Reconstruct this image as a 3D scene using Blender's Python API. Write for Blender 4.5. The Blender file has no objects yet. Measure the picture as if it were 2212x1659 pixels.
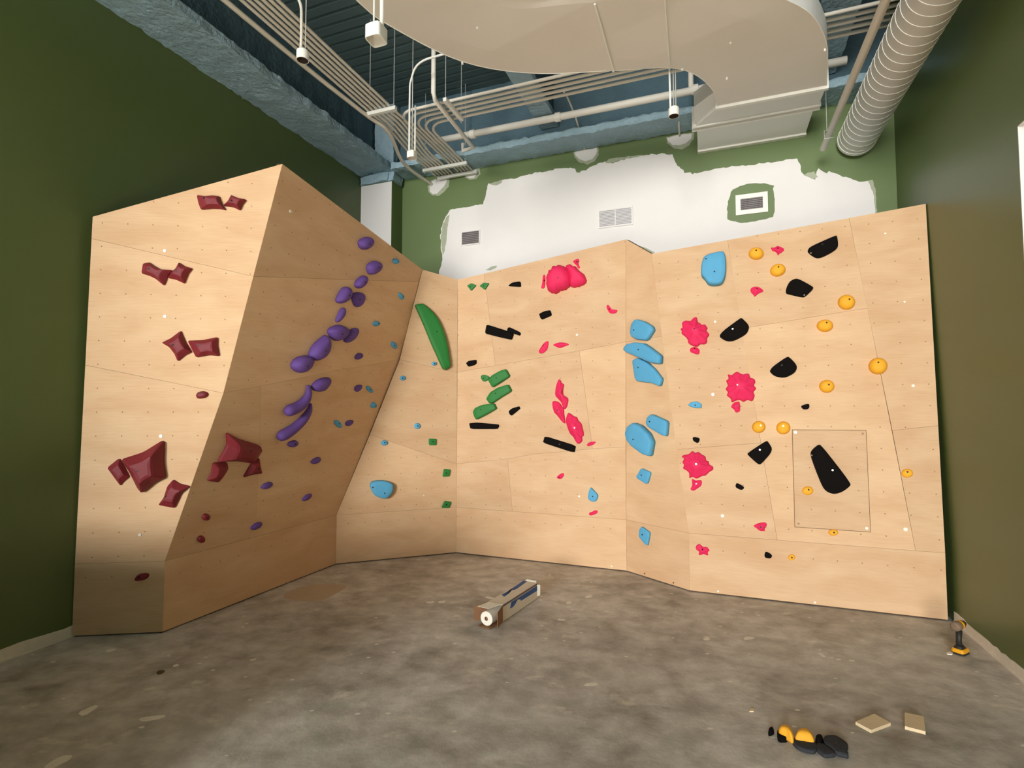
import bpy, bmesh, math, random
from mathutils import Vector, Matrix, noise
from mathutils.bvhtree import BVHTree
random.seed(7)
C = bpy.context.scene.collection
V = Vector
# ------------------------------------------------------------------ camera
FPX, CX, CY, H = 1150.0, 1106.0, 829.5, 1.88
PITCH = math.atan(58.5 / FPX)
CAM = V((0, 0, H))
FW = V((0, math.cos(PITCH), math.sin(PITCH)))
UP = V((0, -math.sin(PITCH), math.cos(PITCH)))
RT = V((1, 0, 0))
cd = bpy.data.cameras.new('camera')
cam = bpy.data.objects.new('camera', cd)
C.objects.link(cam)
cam.location = CAM
cam.rotation_euler = (math.pi / 2 + PITCH, 0, 0)
cd.sensor_width = 36
cd.lens = FPX / 2212 * 36
cd.clip_start = 0.05
bpy.context.scene.camera = cam

def ray(x, y):
    return FW + RT * ((x - CX) / FPX) - UP * ((y - CY) / FPX)
def at_z(x, y, z=0.0):
    d = ray(x, y)
    return CAM + d * ((z - H) / d.z)
def at_plane(x, y, P, N):
    d = ray(x, y)
    return CAM + d * ((P - CAM).dot(N) / d.dot(N))

# room axes: S = along the side walls, away from the camera; B = along the back wall
TH = math.radians(20.6)
S = V((math.sin(TH), math.cos(TH), 0))
B = V((math.cos(TH), -math.sin(TH), 0))
Z = V((0, 0, 1))
def bs(b, s, z=0.0):
    return B * b + S * s + Z * z
BL, BR, SB = -5.03, 1.99, 7.03       # left wall, right wall, back wall
SF = -4.2                            # front of the room, behind the camera

# ------------------------------------------------------------------ materials
def lin(c):
    return tuple(((v / 255) / 12.92 if v / 255 <= 0.04045 else ((v / 255 + 0.055) / 1.055) ** 2.4) for v in c)
def mat(name, rgb, rough=0.6, metal=0.0, var=0.0, scale=6.0, bump=0.0, bscale=40.0, coord='Object', stretch=(1, 1, 1), spec=0.5, bdist=0.01):
    m = bpy.data.materials.new(name)
    m.use_nodes = True
    nt = m.node_tree
    bsdf = nt.nodes['Principled BSDF']
    c = lin(rgb)
    bsdf.inputs['Base Color'].default_value = (*c, 1)
    bsdf.inputs['Roughness'].default_value = rough
    bsdf.inputs['Metallic'].default_value = metal
    bsdf.inputs['Specular IOR Level'].default_value = spec
    tc = nt.nodes.new('ShaderNodeTexCoord')
    mp = nt.nodes.new('ShaderNodeMapping')
    mp.inputs['Scale'].default_value = stretch
    nt.links.new(tc.outputs[coord], mp.inputs['Vector'])
    n = nt.nodes.new('ShaderNodeTexNoise')
    n.inputs['Scale'].default_value = scale
    n.inputs['Detail'].default_value = 6
    nt.links.new(mp.outputs[0], n.inputs['Vector'])
    r = nt.nodes.new('ShaderNodeMix')
    r.data_type = 'RGBA'
    r.inputs[6].default_value = (*[v * (1 - var) for v in c], 1)
    r.inputs[7].default_value = (*[min(1, v * (1 + var)) for v in c], 1)
    nt.links.new(n.outputs['Fac'], r.inputs[0])
    nt.links.new(r.outputs[2], bsdf.inputs['Base Color'])
    if bump:
        n2 = nt.nodes.new('ShaderNodeTexNoise')
        n2.inputs['Scale'].default_value = bscale
        n2.inputs['Detail'].default_value = 4
        nt.links.new(mp.outputs[0], n2.inputs['Vector'])
        b = nt.nodes.new('ShaderNodeBump')
        b.inputs['Strength'].default_value = bump
        b.inputs['Distance'].default_value = bdist
        nt.links.new(n2.outputs['Fac'], b.inputs['Height'])
        nt.links.new(b.outputs[0], bsdf.inputs['Normal'])
    return m

def ply_mat(name, c1, c2, c3):
    m = bpy.data.materials.new(name); m.use_nodes = True
    nt = m.node_tree; L = nt.links; N = nt.nodes
    bsdf = N['Principled BSDF']; bsdf.inputs['Roughness'].default_value = 0.65
    bsdf.inputs['Specular IOR Level'].default_value = 0.2
    uv = N.new('ShaderNodeTexCoord'); oi = N.new('ShaderNodeObjectInfo')
    add = N.new('ShaderNodeVectorMath'); add.operation = 'ADD'
    comb = N.new('ShaderNodeCombineXYZ')
    mul = N.new('ShaderNodeMath'); mul.operation = 'MULTIPLY'; mul.inputs[1].default_value = 37.0
    L.new(oi.outputs['Random'], mul.inputs[0]); L.new(mul.outputs[0], comb.inputs[0]); L.new(mul.outputs[0], comb.inputs[1])
    L.new(uv.outputs['UV'], add.inputs[0]); L.new(comb.outputs[0], add.inputs[1])
    mp = N.new('ShaderNodeMapping'); mp.inputs['Scale'].default_value = (1.0, 2.6, 1)
    L.new(add.outputs[0], mp.inputs['Vector'])
    n1 = N.new('ShaderNodeTexNoise'); n1.inputs['Scale'].default_value = 1.6; n1.inputs['Detail'].default_value = 5; n1.inputs['Distortion'].default_value = 0.6
    L.new(mp.outputs[0], n1.inputs['Vector'])
    r1 = N.new('ShaderNodeValToRGB')
    r1.color_ramp.elements[0].position = 0.3; r1.color_ramp.elements[0].color = (*lin(c1), 1)
    r1.color_ramp.elements[1].position = 0.7; r1.color_ramp.elements[1].color = (*lin(c2), 1)
    L.new(n1.outputs['Fac'], r1.inputs[0])
    mp2 = N.new('ShaderNodeMapping'); mp2.inputs['Scale'].default_value = (2.5, 60.0, 1)
    L.new(add.outputs[0], mp2.inputs['Vector'])
    n2 = N.new('ShaderNodeTexNoise'); n2.inputs['Scale'].default_value = 2.0; n2.inputs['Detail'].default_value = 3
    L.new(mp2.outputs[0], n2.inputs['Vector'])
    mx = N.new('ShaderNodeMix'); mx.data_type = 'RGBA'; mx.blend_type = 'MULTIPLY'; mx.inputs[0].default_value = 0.14
    r2 = N.new('ShaderNodeValToRGB')
    r2.color_ramp.elements[0].position = 0.3; r2.color_ramp.elements[0].color = (*lin(c3), 1)
    r2.color_ramp.elements[1].position = 0.6; r2.color_ramp.elements[1].color = (1, 1, 1, 1)
    L.new(n2.outputs['Fac'], r2.inputs[0])
    L.new(r1.outputs[0], mx.inputs[6]); L.new(r2.outputs[0], mx.inputs[7])
    hs = N.new('ShaderNodeHueSaturation')
    mr = N.new('ShaderNodeMapRange'); mr.inputs['To Min'].default_value = 0.86; mr.inputs['To Max'].default_value = 1.0
    L.new(oi.outputs['Random'], mr.inputs['Value']); L.new(mr.outputs[0], hs.inputs['Value'])
    L.new(mx.outputs[2], hs.inputs['Color']); L.new(hs.outputs[0], bsdf.inputs['Base Color'])
    return m

def floor_mat():
    m = bpy.data.materials.new('stained_concrete'); m.use_nodes = True
    nt = m.node_tree; L = nt.links; N = nt.nodes
    bsdf = N['Principled BSDF']
    tc = N.new('ShaderNodeTexCoord')
    def nz(sc, det, st=(1, 1, 1), dist=0.0, rot=0.0):
        mp = N.new('ShaderNodeMapping'); mp.inputs['Scale'].default_value = st; mp.inputs['Rotation'].default_value = (0, 0, rot)
        L.new(tc.outputs['Object'], mp.inputs['Vector'])
        n = N.new('ShaderNodeTexNoise'); n.inputs['Scale'].default_value = sc; n.inputs['Detail'].default_value = det; n.inputs['Roughness'].default_value = 0.62
        n.inputs['Distortion'].default_value = dist
        L.new(mp.outputs[0], n.inputs['Vector']); return n
    def ramp(src, stops):
        r = N.new('ShaderNodeValToRGB'); el = r.color_ramp.elements
        while len(el) < len(stops): el.new(0.5)
        for e, (p, c) in zip(el, stops):
            e.position = p; e.color = (*lin(c), 1)
        L.new(src, r.inputs[0]); return r
    def mix(f, a, b, mode='MIX'):
        x = N.new('ShaderNodeMix'); x.data_type = 'RGBA'; x.blend_type = mode
        if isinstance(f, float): x.inputs[0].default_value = f
        else: L.new(f, x.inputs[0])
        L.new(a, x.inputs[6]) if not isinstance(a, tuple) else setattr(x.inputs[6], 'default_value', (*lin(a), 1))
        L.new(b, x.inputs[7]) if not isinstance(b, tuple) else setattr(x.inputs[7], 'default_value', (*lin(b), 1))
        return x.outputs[2]
    a = ramp(nz(1.1, 12, (1, 1, 1), 0.25).outputs['Fac'], [(0.36, (150, 143, 132)), (0.5, (194, 189, 180)), (0.64, (220, 216, 208))])
    b = ramp(nz(4.5, 7, (1, 1.2, 1), 0.2, 0.3).outputs['Fac'], [(0.36, (146, 138, 127)), (0.5, (194, 189, 180)), (0.66, (234, 230, 222))])
    c = mix(0.45, a.outputs[0], b.outputs[0])
    # pale worn scrapes
    sc = N.new('ShaderNodeMapRange'); sc.inputs['From Min'].default_value = 0.60; sc.inputs['From Max'].default_value = 0.70
    L.new(nz(2.3, 12, (1, 1.7, 1), 0.35, -0.35).outputs['Fac'], sc.inputs['Value'])
    scm = N.new('ShaderNodeMath'); scm.operation = 'MULTIPLY'; scm.inputs[1].default_value = 0.7; L.new(sc.outputs[0], scm.inputs[0])
    c = mix(scm.outputs[0], c, (234, 228, 214))
    # dark damp patches
    dk = N.new('ShaderNodeMapRange'); dk.inputs['From Min'].default_value = 0.58; dk.inputs['From Max'].default_value = 0.72
    L.new(nz(1.5, 10, (1, 1.3, 1), 0.3, 0.9).outputs['Fac'], dk.inputs['Value'])
    dkm = N.new('ShaderNodeMath'); dkm.operation = 'MULTIPLY'; dkm.inputs[1].default_value = 0.5; L.new(dk.outputs[0], dkm.inputs[0])
    c = mix(dkm.outputs[0], c, (128, 114, 92))
    # faint green staining
    gr = N.new('ShaderNodeMapRange'); gr.inputs['From Min'].default_value = 0.62; gr.inputs['From Max'].default_value = 0.75
    L.new(nz(1.3, 4, (1, 1, 1), 1.5, 2.0).outputs['Fac'], gr.inputs['Value'])
    grm = N.new('ShaderNodeMath'); grm.operation = 'MULTIPLY'; grm.inputs[1].default_value = 0.4; L.new(gr.outputs[0], grm.inputs[0])
    c = mix(grm.outputs[0], c, (160, 172, 154))
    # paint flecks
    mpv = N.new('ShaderNodeMapping'); mpv.inputs['Scale'].default_value = (1, 1.5, 1); L.new(tc.outputs['Object'], mpv.inputs['Vector'])
    vo = N.new('ShaderNodeTexVoronoi'); vo.inputs['Scale'].default_value = 6.5; L.new(mpv.outputs[0], vo.inputs['Vector'])
    lt = N.new('ShaderNodeMath'); lt.operation = 'LESS_THAN'; lt.inputs[1].default_value = 0.11; L.new(vo.outputs['Distance'], lt.inputs[0])
    sep = N.new('ShaderNodeSeparateColor'); L.new(vo.outputs['Color'], sep.inputs[0])
    g2 = N.new('ShaderNodeMath'); g2.operation = 'GREATER_THAN'; g2.inputs[1].default_value = 0.62; L.new(sep.outputs[0], g2.inputs[0])
    m2 = N.new('ShaderNodeMath'); m2.operation = 'MULTIPLY'; L.new(lt.outputs[0], m2.inputs[0]); L.new(g2.outputs[0], m2.inputs[1])
    m3 = N.new('ShaderNodeMath'); m3.operation = 'MULTIPLY'; m3.inputs[1].default_value = 0.75; L.new(m2.outputs[0], m3.inputs[0])
    c = mix(m3.outputs[0], c, (246, 240, 228))
    L.new(c, bsdf.inputs['Base Color'])
    rr = N.new('ShaderNodeMapRange'); rr.inputs['To Min'].default_value = 0.42; rr.inputs['To Max'].default_value = 0.8
    L.new(nz(2.0, 5).outputs['Fac'], rr.inputs['Value']); L.new(rr.outputs[0], bsdf.inputs['Roughness'])
    bsdf.inputs['Specular IOR Level'].default_value = 0.35
    bp = N.new('ShaderNodeBump'); bp.inputs['Strength'].default_value = 0.25; bp.inputs['Distance'].default_value = 0.01
    L.new(nz(18, 6).outputs['Fac'], bp.inputs['Height']); L.new(bp.outputs[0], bsdf.inputs['Normal'])
    return m

M = {}
M['ply'] = ply_mat('birch_plywood', (219, 179, 138), (231, 197, 157), (200, 158, 116))
M['plyback'] = mat('plywood_backing', (84, 62, 44), 0.9)
M['hole'] = mat('bolt_hole_shadow', (150, 120, 90), 0.9)
M['washer'] = mat('white_plastic_cap', (240, 238, 228), 0.4)
M['screw'] = mat('screw_head', (140, 110, 84), 0.5, 0.3)
M['floor'] = floor_mat()
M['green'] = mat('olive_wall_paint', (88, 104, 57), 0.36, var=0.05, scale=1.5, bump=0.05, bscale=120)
M['greenb'] = mat('olive_wall_paint_lit', (100, 120, 72), 0.5, var=0.05, scale=2, bump=0.05, bscale=120)  # same paint as the side walls, lightened for light on the back wall
M['brush'] = mat('thin_brushed_paint', (168, 174, 150), 0.6, var=0.25, scale=22)
M['whitewall'] = mat('white_primer', (232, 229, 226), 0.7, var=0.03, scale=3)
M['drywall'] = mat('bare_drywall', (228, 222, 208), 0.8, var=0.12, scale=18, bump=0.1, bscale=60)
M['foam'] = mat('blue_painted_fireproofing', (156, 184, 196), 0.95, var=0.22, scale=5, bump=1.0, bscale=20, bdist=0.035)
M['foam_shaded'] = mat('shaded_beam_blue', (78, 104, 114), 0.9, var=0.2, scale=4, bump=0.8, bscale=22, bdist=0.02)  # web colour: the fireproofing blue with its shade painted in
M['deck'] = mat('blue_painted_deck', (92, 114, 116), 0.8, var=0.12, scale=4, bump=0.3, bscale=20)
M['pipe'] = mat('painted_pipe', (228, 224, 212), 0.5, var=0.04)
M['conduit'] = mat('painted_conduit', (222, 216, 202), 0.5, var=0.05)
M['duct'] = mat('painted_sheet_metal', (230, 225, 214), 0.5, var=0.03, scale=2)
M['ductside'] = mat('painted_sheet_metal_side', (230, 230, 224), 0.5, var=0.03, scale=2)
M['lip'] = mat('white_flange', (244, 242, 232), 0.4)
M['canvas'] = mat('canvas_connector', (150, 128, 116), 0.9, var=0.3, scale=14)
M['box'] = mat('white_fixture_box', (240, 240, 232), 0.4)
M['boxin'] = mat('fixture_inside', (70, 56, 46), 0.9)
M['wire'] = mat('hanger_rod', (190, 192, 186), 0.4, 0.3)
M['grille'] = mat('vent_grille_grey', (128, 122, 122), 0.6)
M['grille2'] = mat('vent_grille_white', (214, 212, 212), 0.6)
M['slot'] = mat('vent_slot', (60, 56, 58), 0.9)
M['slot2'] = mat('vent_slot_pale', (168, 166, 168), 0.9)
M['red'] = mat('dark_red_resin', (122, 24, 34), 0.6, var=0.08, scale=20, bump=0.15, bscale=160)
M['purple'] = mat('purple_resin', (100, 70, 146), 0.75, var=0.06, scale=20, bump=0.25, bscale=200)
M['sky'] = mat('light_blue_resin', (88, 168, 210), 0.7, var=0.06, scale=20, bump=0.25, bscale=200)
M['lgreen'] = mat('green_resin', (34, 122, 48), 0.6, var=0.08, scale=20, bump=0.2, bscale=180)
M['pink'] = mat('pink_resin', (232, 34, 92), 0.7, var=0.06, scale=20, bump=0.3, bscale=150)
M['yellow'] = mat('yellow_resin', (246, 176, 40), 0.7, var=0.05, scale=20, bump=0.25, bscale=160)
M['black'] = mat('black_resin', (17, 14, 13), 0.9, var=0.2, scale=20, bump=0.3, bscale=160, spec=0.12)
M['slate'] = mat('dusty_black_resin', (58, 60, 64), 0.85, var=0.2, scale=20, bump=0.3, bscale=160, spec=0.2)
M['bolt'] = mat('dark_bolt_hole', (28, 24, 24), 0.5, 0.4)  # dark discs paint the shade inside countersunk bolt holes
M['steel'] = mat('steel_bolt', (220, 220, 214), 0.3, 0.8)
M['block'] = mat('plywood_offcut', (230, 208, 170), 0.7, var=0.12, scale=12, stretch=(1, 6, 1))
M['card'] = mat('kraft_cardboard', (150, 110, 78), 0.9, var=0.1, scale=10)
M['cardw'] = mat('white_printed_cardboard', (226, 216, 196), 0.8, var=0.08, scale=10)
M['cardg'] = mat('grey_printed_band', (112, 100, 96), 0.8)
M['blue'] = mat('blue_print', (54, 94, 154), 0.7)
M['paper'] = mat('white_film_roll', (236, 232, 218), 0.5)
M['toolY'] = mat('tool_yellow', (236, 168, 30), 0.4)
M['toolK'] = mat('tool_black', (34, 32, 28), 0.6)
M['toolG'] = mat('tool_vent_grey', (126, 104, 84), 0.6)
M['stainw'] = mat('white_paint_spill', (236, 231, 218), 0.7, var=0.12, scale=14)
M['staint'] = mat('tan_worn_patch', (196, 178, 150), 0.7, var=0.15, scale=5)
M['staind'] = mat('dark_oil_spot', (84, 66, 36), 0.5, var=0.1)

# ------------------------------------------------------------------ helpers
def tag(o, label=None, cat=None, group=None, kind=None):
    if label: o['label'] = label
    if cat: o['category'] = cat
    if group: o['group'] = group
    if kind: o['kind'] = kind
    return o
def empty(name, loc, **kw):
    o = bpy.data.objects.new(name, None); o.empty_display_size = 0.1
    o.location = loc; C.objects.link(o)
    return tag(o, **kw)
class MB:
    """collects world-space geometry and links it as ONE mesh object"""
    def __init__(s): s.v = []; s.f = []; s.m = []; s.uv = {}
    def add(s, vs, fs, mi=0):
        o = len(s.v); s.v += [V(v) for v in vs]
        for f in fs:
            s.f.append([i + o for i in f]); s.m.append(mi)
        return o
    def box(s, c, ax, ay, az, mi=0):
        c = V(c); vs = [c + ax * i + ay * j + az * k for i in (-.5, .5) for j in (-.5, .5) for k in (-.5, .5)]
        s.add(vs, [(0, 1, 3, 2), (4, 6, 7, 5), (0, 4, 5, 1), (2, 3, 7, 6), (0, 2, 6, 4), (1, 5, 7, 3)], mi)
    def prism(s, pts, ext, mi=0, mi_side=None):
        n = len(pts); pts = [V(p) for p in pts]
        o = s.add(pts + [p + ext for p in pts], [tuple(range(n))[::-1], tuple(range(n, 2 * n))], mi)
        for i in range(n):
            j = (i + 1) % n
            s.f.append([o + i, o + j, o + n + j, o + n + i]); s.m.append(mi if mi_side is None else mi_side)
    def tube(s, path, r, seg=10, mi=0, cap=True):
        path = [V(p) for p in path]; n = len(path); rings = []
        up = None
        for i, p in enumerate(path):
            t = (path[min(i + 1, n - 1)] - path[max(i - 1, 0)]).normalized()
            if up is None:
                up = t.orthogonal().normalized()
            else:
                up = (up - t * up.dot(t)).normalized()
            w = t.cross(up)
            rr = r[i] if isinstance(r, (list, tuple)) else r
            rings.append([p + (up * math.cos(a) + w * math.sin(a)) * rr for a in [2 * math.pi * k / seg for k in range(seg)]])
        o = s.add([v for g in rings for v in g], [], mi)
        for i in range(n - 1):
            for k in range(seg):
                l = (k + 1) % seg
                s.f.append([o + i * seg + k, o + i * seg + l, o + (i + 1) * seg + l, o + (i + 1) * seg + k]); s.m.append(mi)
        if cap:
            s.f.append([o + k for k in range(seg)][::-1]); s.m.append(mi)
            s.f.append([o + (n - 1) * seg + k for k in range(seg)]); s.m.append(mi)
    def disc(s, c, n, r, seg=10, mi=0, th=0.0):
        n = V(n).normalized(); u = n.orthogonal().normalized(); w = n.cross(u)
        pts = [V(c) + (u * math.cos(2 * math.pi * k / seg) + w * math.sin(2 * math.pi * k / seg)) * r for k in range(seg)]
        if th: s.prism(pts, n * th, mi)
        else: s.add(pts, [tuple(range(seg))], mi)
    def build(s, name, mats, parent=None, smooth=False, origin=None, uvf=None, fix=True, tri=False):
        if not isinstance(mats, (list, tuple)): mats = [mats]
        me = bpy.data.meshes.new(name)
        o3 = V(origin) if origin is not None else V((0, 0, 0))
        me.from_pydata([tuple(v - o3) for v in s.v], [], s.f)
        for m in mats: me.materials.append(m)
        for p, mi in zip(me.polygons, s.m):
            p.material_index = mi; p.use_smooth = smooth
        if fix:
            bm = bmesh.new(); bm.from_mesh(me)
            if tri: bmesh.ops.triangulate(bm, faces=bm.faces[:])
            bmesh.ops.recalc_face_normals(bm, faces=bm.faces); bm.to_mesh(me); bm.free()
        if uvf:
            l = me.uv_layers.new(name='UVMap')
            for lp in me.loops:
                l.data[lp.index].uv = uvf(me.vertices[lp.vertex_index].co + o3)
        ob = bpy.data.objects.new(name, me)
        C.objects.link(ob)
        loc = o3
        if parent is not None:
            ob.parent = parent; loc = o3 - PW[parent.name] if parent.name in PW else o3 - parent.location
        ob.location = loc
        PW[ob.name] = o3.copy()
        return ob
PW = {}
def mk(name, mats, fn, parent=None, **kw):
    m = MB(); fn(m); return m.build(name, mats, parent, **kw)
def thing(name, loc, **kw):
    o = empty(name, loc, **kw); PW[o.name] = V(loc); return o

def chaikin(p, n=1, q=0.22):
    for _ in range(n):
        r = []
        for i in range(len(p)):
            a, b = p[i], p[(i + 1) % len(p)]
            r.append(a.lerp(b, q)); r.append(a.lerp(b, 1 - q))
        p = r
    return p
def catmull(p, k=4, closed=True):
    r = []; n = len(p)
    for i in range(n if closed else n - 1):
        g = (lambda j: p[j % n]) if closed else (lambda j: p[max(0, min(n - 1, j))])
        a, b, c, d = g(i - 1), g(i), g(i + 1), g(i + 2)
        for t in [j / k for j in range(k)]:
            r.append(0.5 * ((2 * b) + (c - a) * t + (2 * a - 5 * b + 4 * c - d) * t * t + (3 * b - a - 3 * c + d) * t ** 3))
    if not closed: r.append(p[-1])
    return r

# ------------------------------------------------------------------ room shell
def quadgrid(mb, P, U, W, nu, nw, jit=None, mi=0):
    vs = []
    for i in range(nu + 1):
        for j in range(nw + 1):
            p = P + U * (i / nu) + W * (j / nw)
            if jit: p = p + jit(p)
            vs.append(p)
    mb.add(vs, [(i * (nw + 1) + j, (i + 1) * (nw + 1) + j, (i + 1) * (nw + 1) + j + 1, i * (nw + 1) + j + 1) for i in range(nu) for j in range(nw)], mi)

ZC = 6.55
fl = MB()
fl.box(bs((BL + BR) / 2, (SB + SF) / 2, -0.05), B * (BR - BL + 0.3), S * (SB - SF + 0.3), Z * 0.1)
def decal(mb, pts, mi, n=2, z=0.0006):
    p = [V((a, b)) for a, b in pts]
    p = chaikin(p, n)
    w = [at_z(q.x, q.y, z) for q in p]
    mb.prism([q - Z * 0.0005 for q in w], Z * 0.0005, mi)
decal(fl, [(92, 1659), (110, 1645), (135, 1632), (159, 1630), (150, 1642), (128, 1652), (112, 1662)], 1)
decal(fl, [(600, 1290), (660, 1262), (742, 1262), (752, 1268), (700, 1296), (660, 1300)], 2)
decal(fl, [(337, 1452), (345, 1447), (358, 1448), (352, 1455), (340, 1458)], 3)
for pts in ([(1766, 1411), (1772, 1410), (1784, 1417), (1780, 1420)], [(1806, 1423), (1817, 1423), (1816, 1426), (1807, 1426)],
            [(1834, 1424), (1848, 1427), (1844, 1429), (1834, 1427)], [(1606, 1378), (1616, 1374), (1632, 1377), (1622, 1381), (1608, 1382)],
            [(1517, 1380), (1528, 1375), (1535, 1382), (1524, 1383)], [(1046, 1290), (1054, 1288), (1070, 1292), (1060, 1294)],
            [(946, 1298), (964, 1297), (960, 1302), (948, 1303)], [(920, 1300), (940, 1298), (934, 1303), (922, 1303)],
            [(1262, 1290), (1272, 1285), (1282, 1288), (1270, 1292)], [(1222, 1300), (1236, 1299), (1233, 1304), (1224, 1304)],
            [(372, 1437), (384, 1434), (388, 1438), (376, 1441)], [(538, 1425), (552, 1422), (556, 1425), (542, 1428)],
            [(226, 1406), (246, 1400), (252, 1404), (232, 1410)], [(166, 1540), (206, 1522), (214, 1526), (180, 1548)],
            [(298, 1552), (330, 1546), (360, 1544), (352, 1552), (306, 1560)], [(1204, 1336), (1222, 1338), (1220, 1341), (1206, 1340)],
            [(1264, 1476), (1288, 1474), (1292, 1480), (1262, 1482)]):
    decal(fl, pts, 1, 1)
tag(fl.build('floor', [M['floor'], M['stainw'], M['staint'], M['staind']]), kind='structure')

def wall_slab(name, P, U, W, T, mats, extra=None):
    m = MB(); m.prism([P, P + U, P + U + W, P + W], T, 0)
    if extra: extra(m)
    return tag(m.build(name, mats), kind='structure')
ZT = ZC + 0.1
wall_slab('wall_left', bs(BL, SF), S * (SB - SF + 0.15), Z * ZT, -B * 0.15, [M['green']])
# right wall with a recessed opening near the camera
_j = at_plane(2198, 273, B * BR, B)
ob0, oz = _j.dot(S), _j.z
def rw(m):
    pass
m = MB()
m.prism([bs(BR, ob0), bs(BR, SB + 0.15), bs(BR, SB + 0.15, ZT), bs(BR, ob0, ZT)], B * 0.15)
m.prism([bs(BR, 1.6, oz), bs(BR, ob0, oz), bs(BR, ob0, ZT), bs(BR, 1.6, ZT)], B * 0.15)
m.prism([bs(BR, SF), bs(BR, 1.6), bs(BR, 1.6, ZT), bs(BR, SF, ZT)], B * 0.15)
m.prism([bs(BR, 1.6, 0), bs(BR, ob0, 0), bs(BR, ob0, 2.4), bs(BR, 1.6, 2.4)], B * 0.15)
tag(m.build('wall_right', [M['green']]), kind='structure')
m = MB()   # white lining of the opening
D = 0.6
m.prism([bs(BR - .001, ob0 - .006, 2.4), bs(BR - .001, ob0 - .0006, 2.4), bs(BR - .001, ob0 - .0006, oz), bs(BR - .001, ob0 - .006, oz)], B * D)
m.prism([bs(BR - .001, 1.6, oz - .006), bs(BR - .001, ob0 - .0006, oz - .006), bs(BR - .001, ob0 - .0006, oz - .0006), bs(BR - .001, 1.6, oz - .0006)], B * D)
m.prism([bs(BR - .001, 1.57, 2.4), bs(BR - .001, 1.606, 2.4), bs(BR - .001, 1.606, oz), bs(BR - .001, 1.57, oz)], B * D)
m.prism([bs(BR - .001, 1.57, 2.37), bs(BR - .001, ob0, 2.37), bs(BR - .001, ob0, 2.406), bs(BR - .001, 1.57, 2.406)], B * D)
m.prism([bs(BR + D, 1.57, 2.37), bs(BR + D, ob0 + .03, 2.37), bs(BR + D, ob0 + .03, oz + .03), bs(BR + D, 1.57, oz + .03)], B * 0.03)
tag(m.build('trim_1', [M['whitewall']]), kind='structure')

# back wall with primer layers
def on_back(x, y, off=0.0):
    return at_plane(x, y, S * (SB - off), S)
R = {'q': (750, 300, 3.6867), 'r': (1300, 300, 3.6867), 't': (1100, 0, 3.6867)}
def px(reg, pts):
    x0, y0, s = R[reg]
    return [(x0 + a / s, y0 + b / s) for a, b in pts]
def layer(mb, pix, off, mi, rough=0.0):
    p = [on_back(a, b, off) for a, b in pix]
    if rough:
        q = []
        for i in range(len(p)):
            a, b = p[i], p[(i + 1) % len(p)]
            n = max(1, int((b - a).length / 0.03))
            for k in range(n):
                c = a.lerp(b, k / n)
                q.append(c + B * (noise.noise(c * 21) * rough) + Z * (noise.noise(c * 21 + V((9, 4, 2))) * rough))
        p = q
    mb.prism(p, S * 0.0006, mi)
m = MB()
m.prism([bs(BL, SB), bs(BR + .15, SB), bs(BR + .15, SB, ZT), bs(BL, SB, ZT)], S * 0.15)
prim = px('q', [(735, 1040), (760, 960), (745, 870), (742, 790), (755, 680), (790, 610), (815, 565), (835, 560), (960, 540), (1080, 520), (1095, 480), (1110, 400), (1120, 355), (1180, 350), (1240, 325), (1330, 315), (1400, 295), (1500, 270), (1640, 250), (1650, 240), (1780, 228), (1810, 238), (1830, 270), (1900, 250), (1980, 205), (2050, 180), (2110, 190), (2180, 170)])
prim += px('r', [(100, 170), (180, 165), (250, 135), (370, 125), (500, 115), (560, 130), (600, 210), (660, 265), (720, 280), (900, 240), (1100, 215), (1300, 195), (1560, 160), (1580, 200), (1590, 265), (1640, 310), (1700, 320), (1720, 240), (1790, 268), (1810, 260), (2050, 340), (2150, 325), (2165, 400), (2180, 590)])
prim += [(1892, 720), (948, 720), (948, 600)]
layer(m, prim, 0.0008, 1, 0.02)
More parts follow.
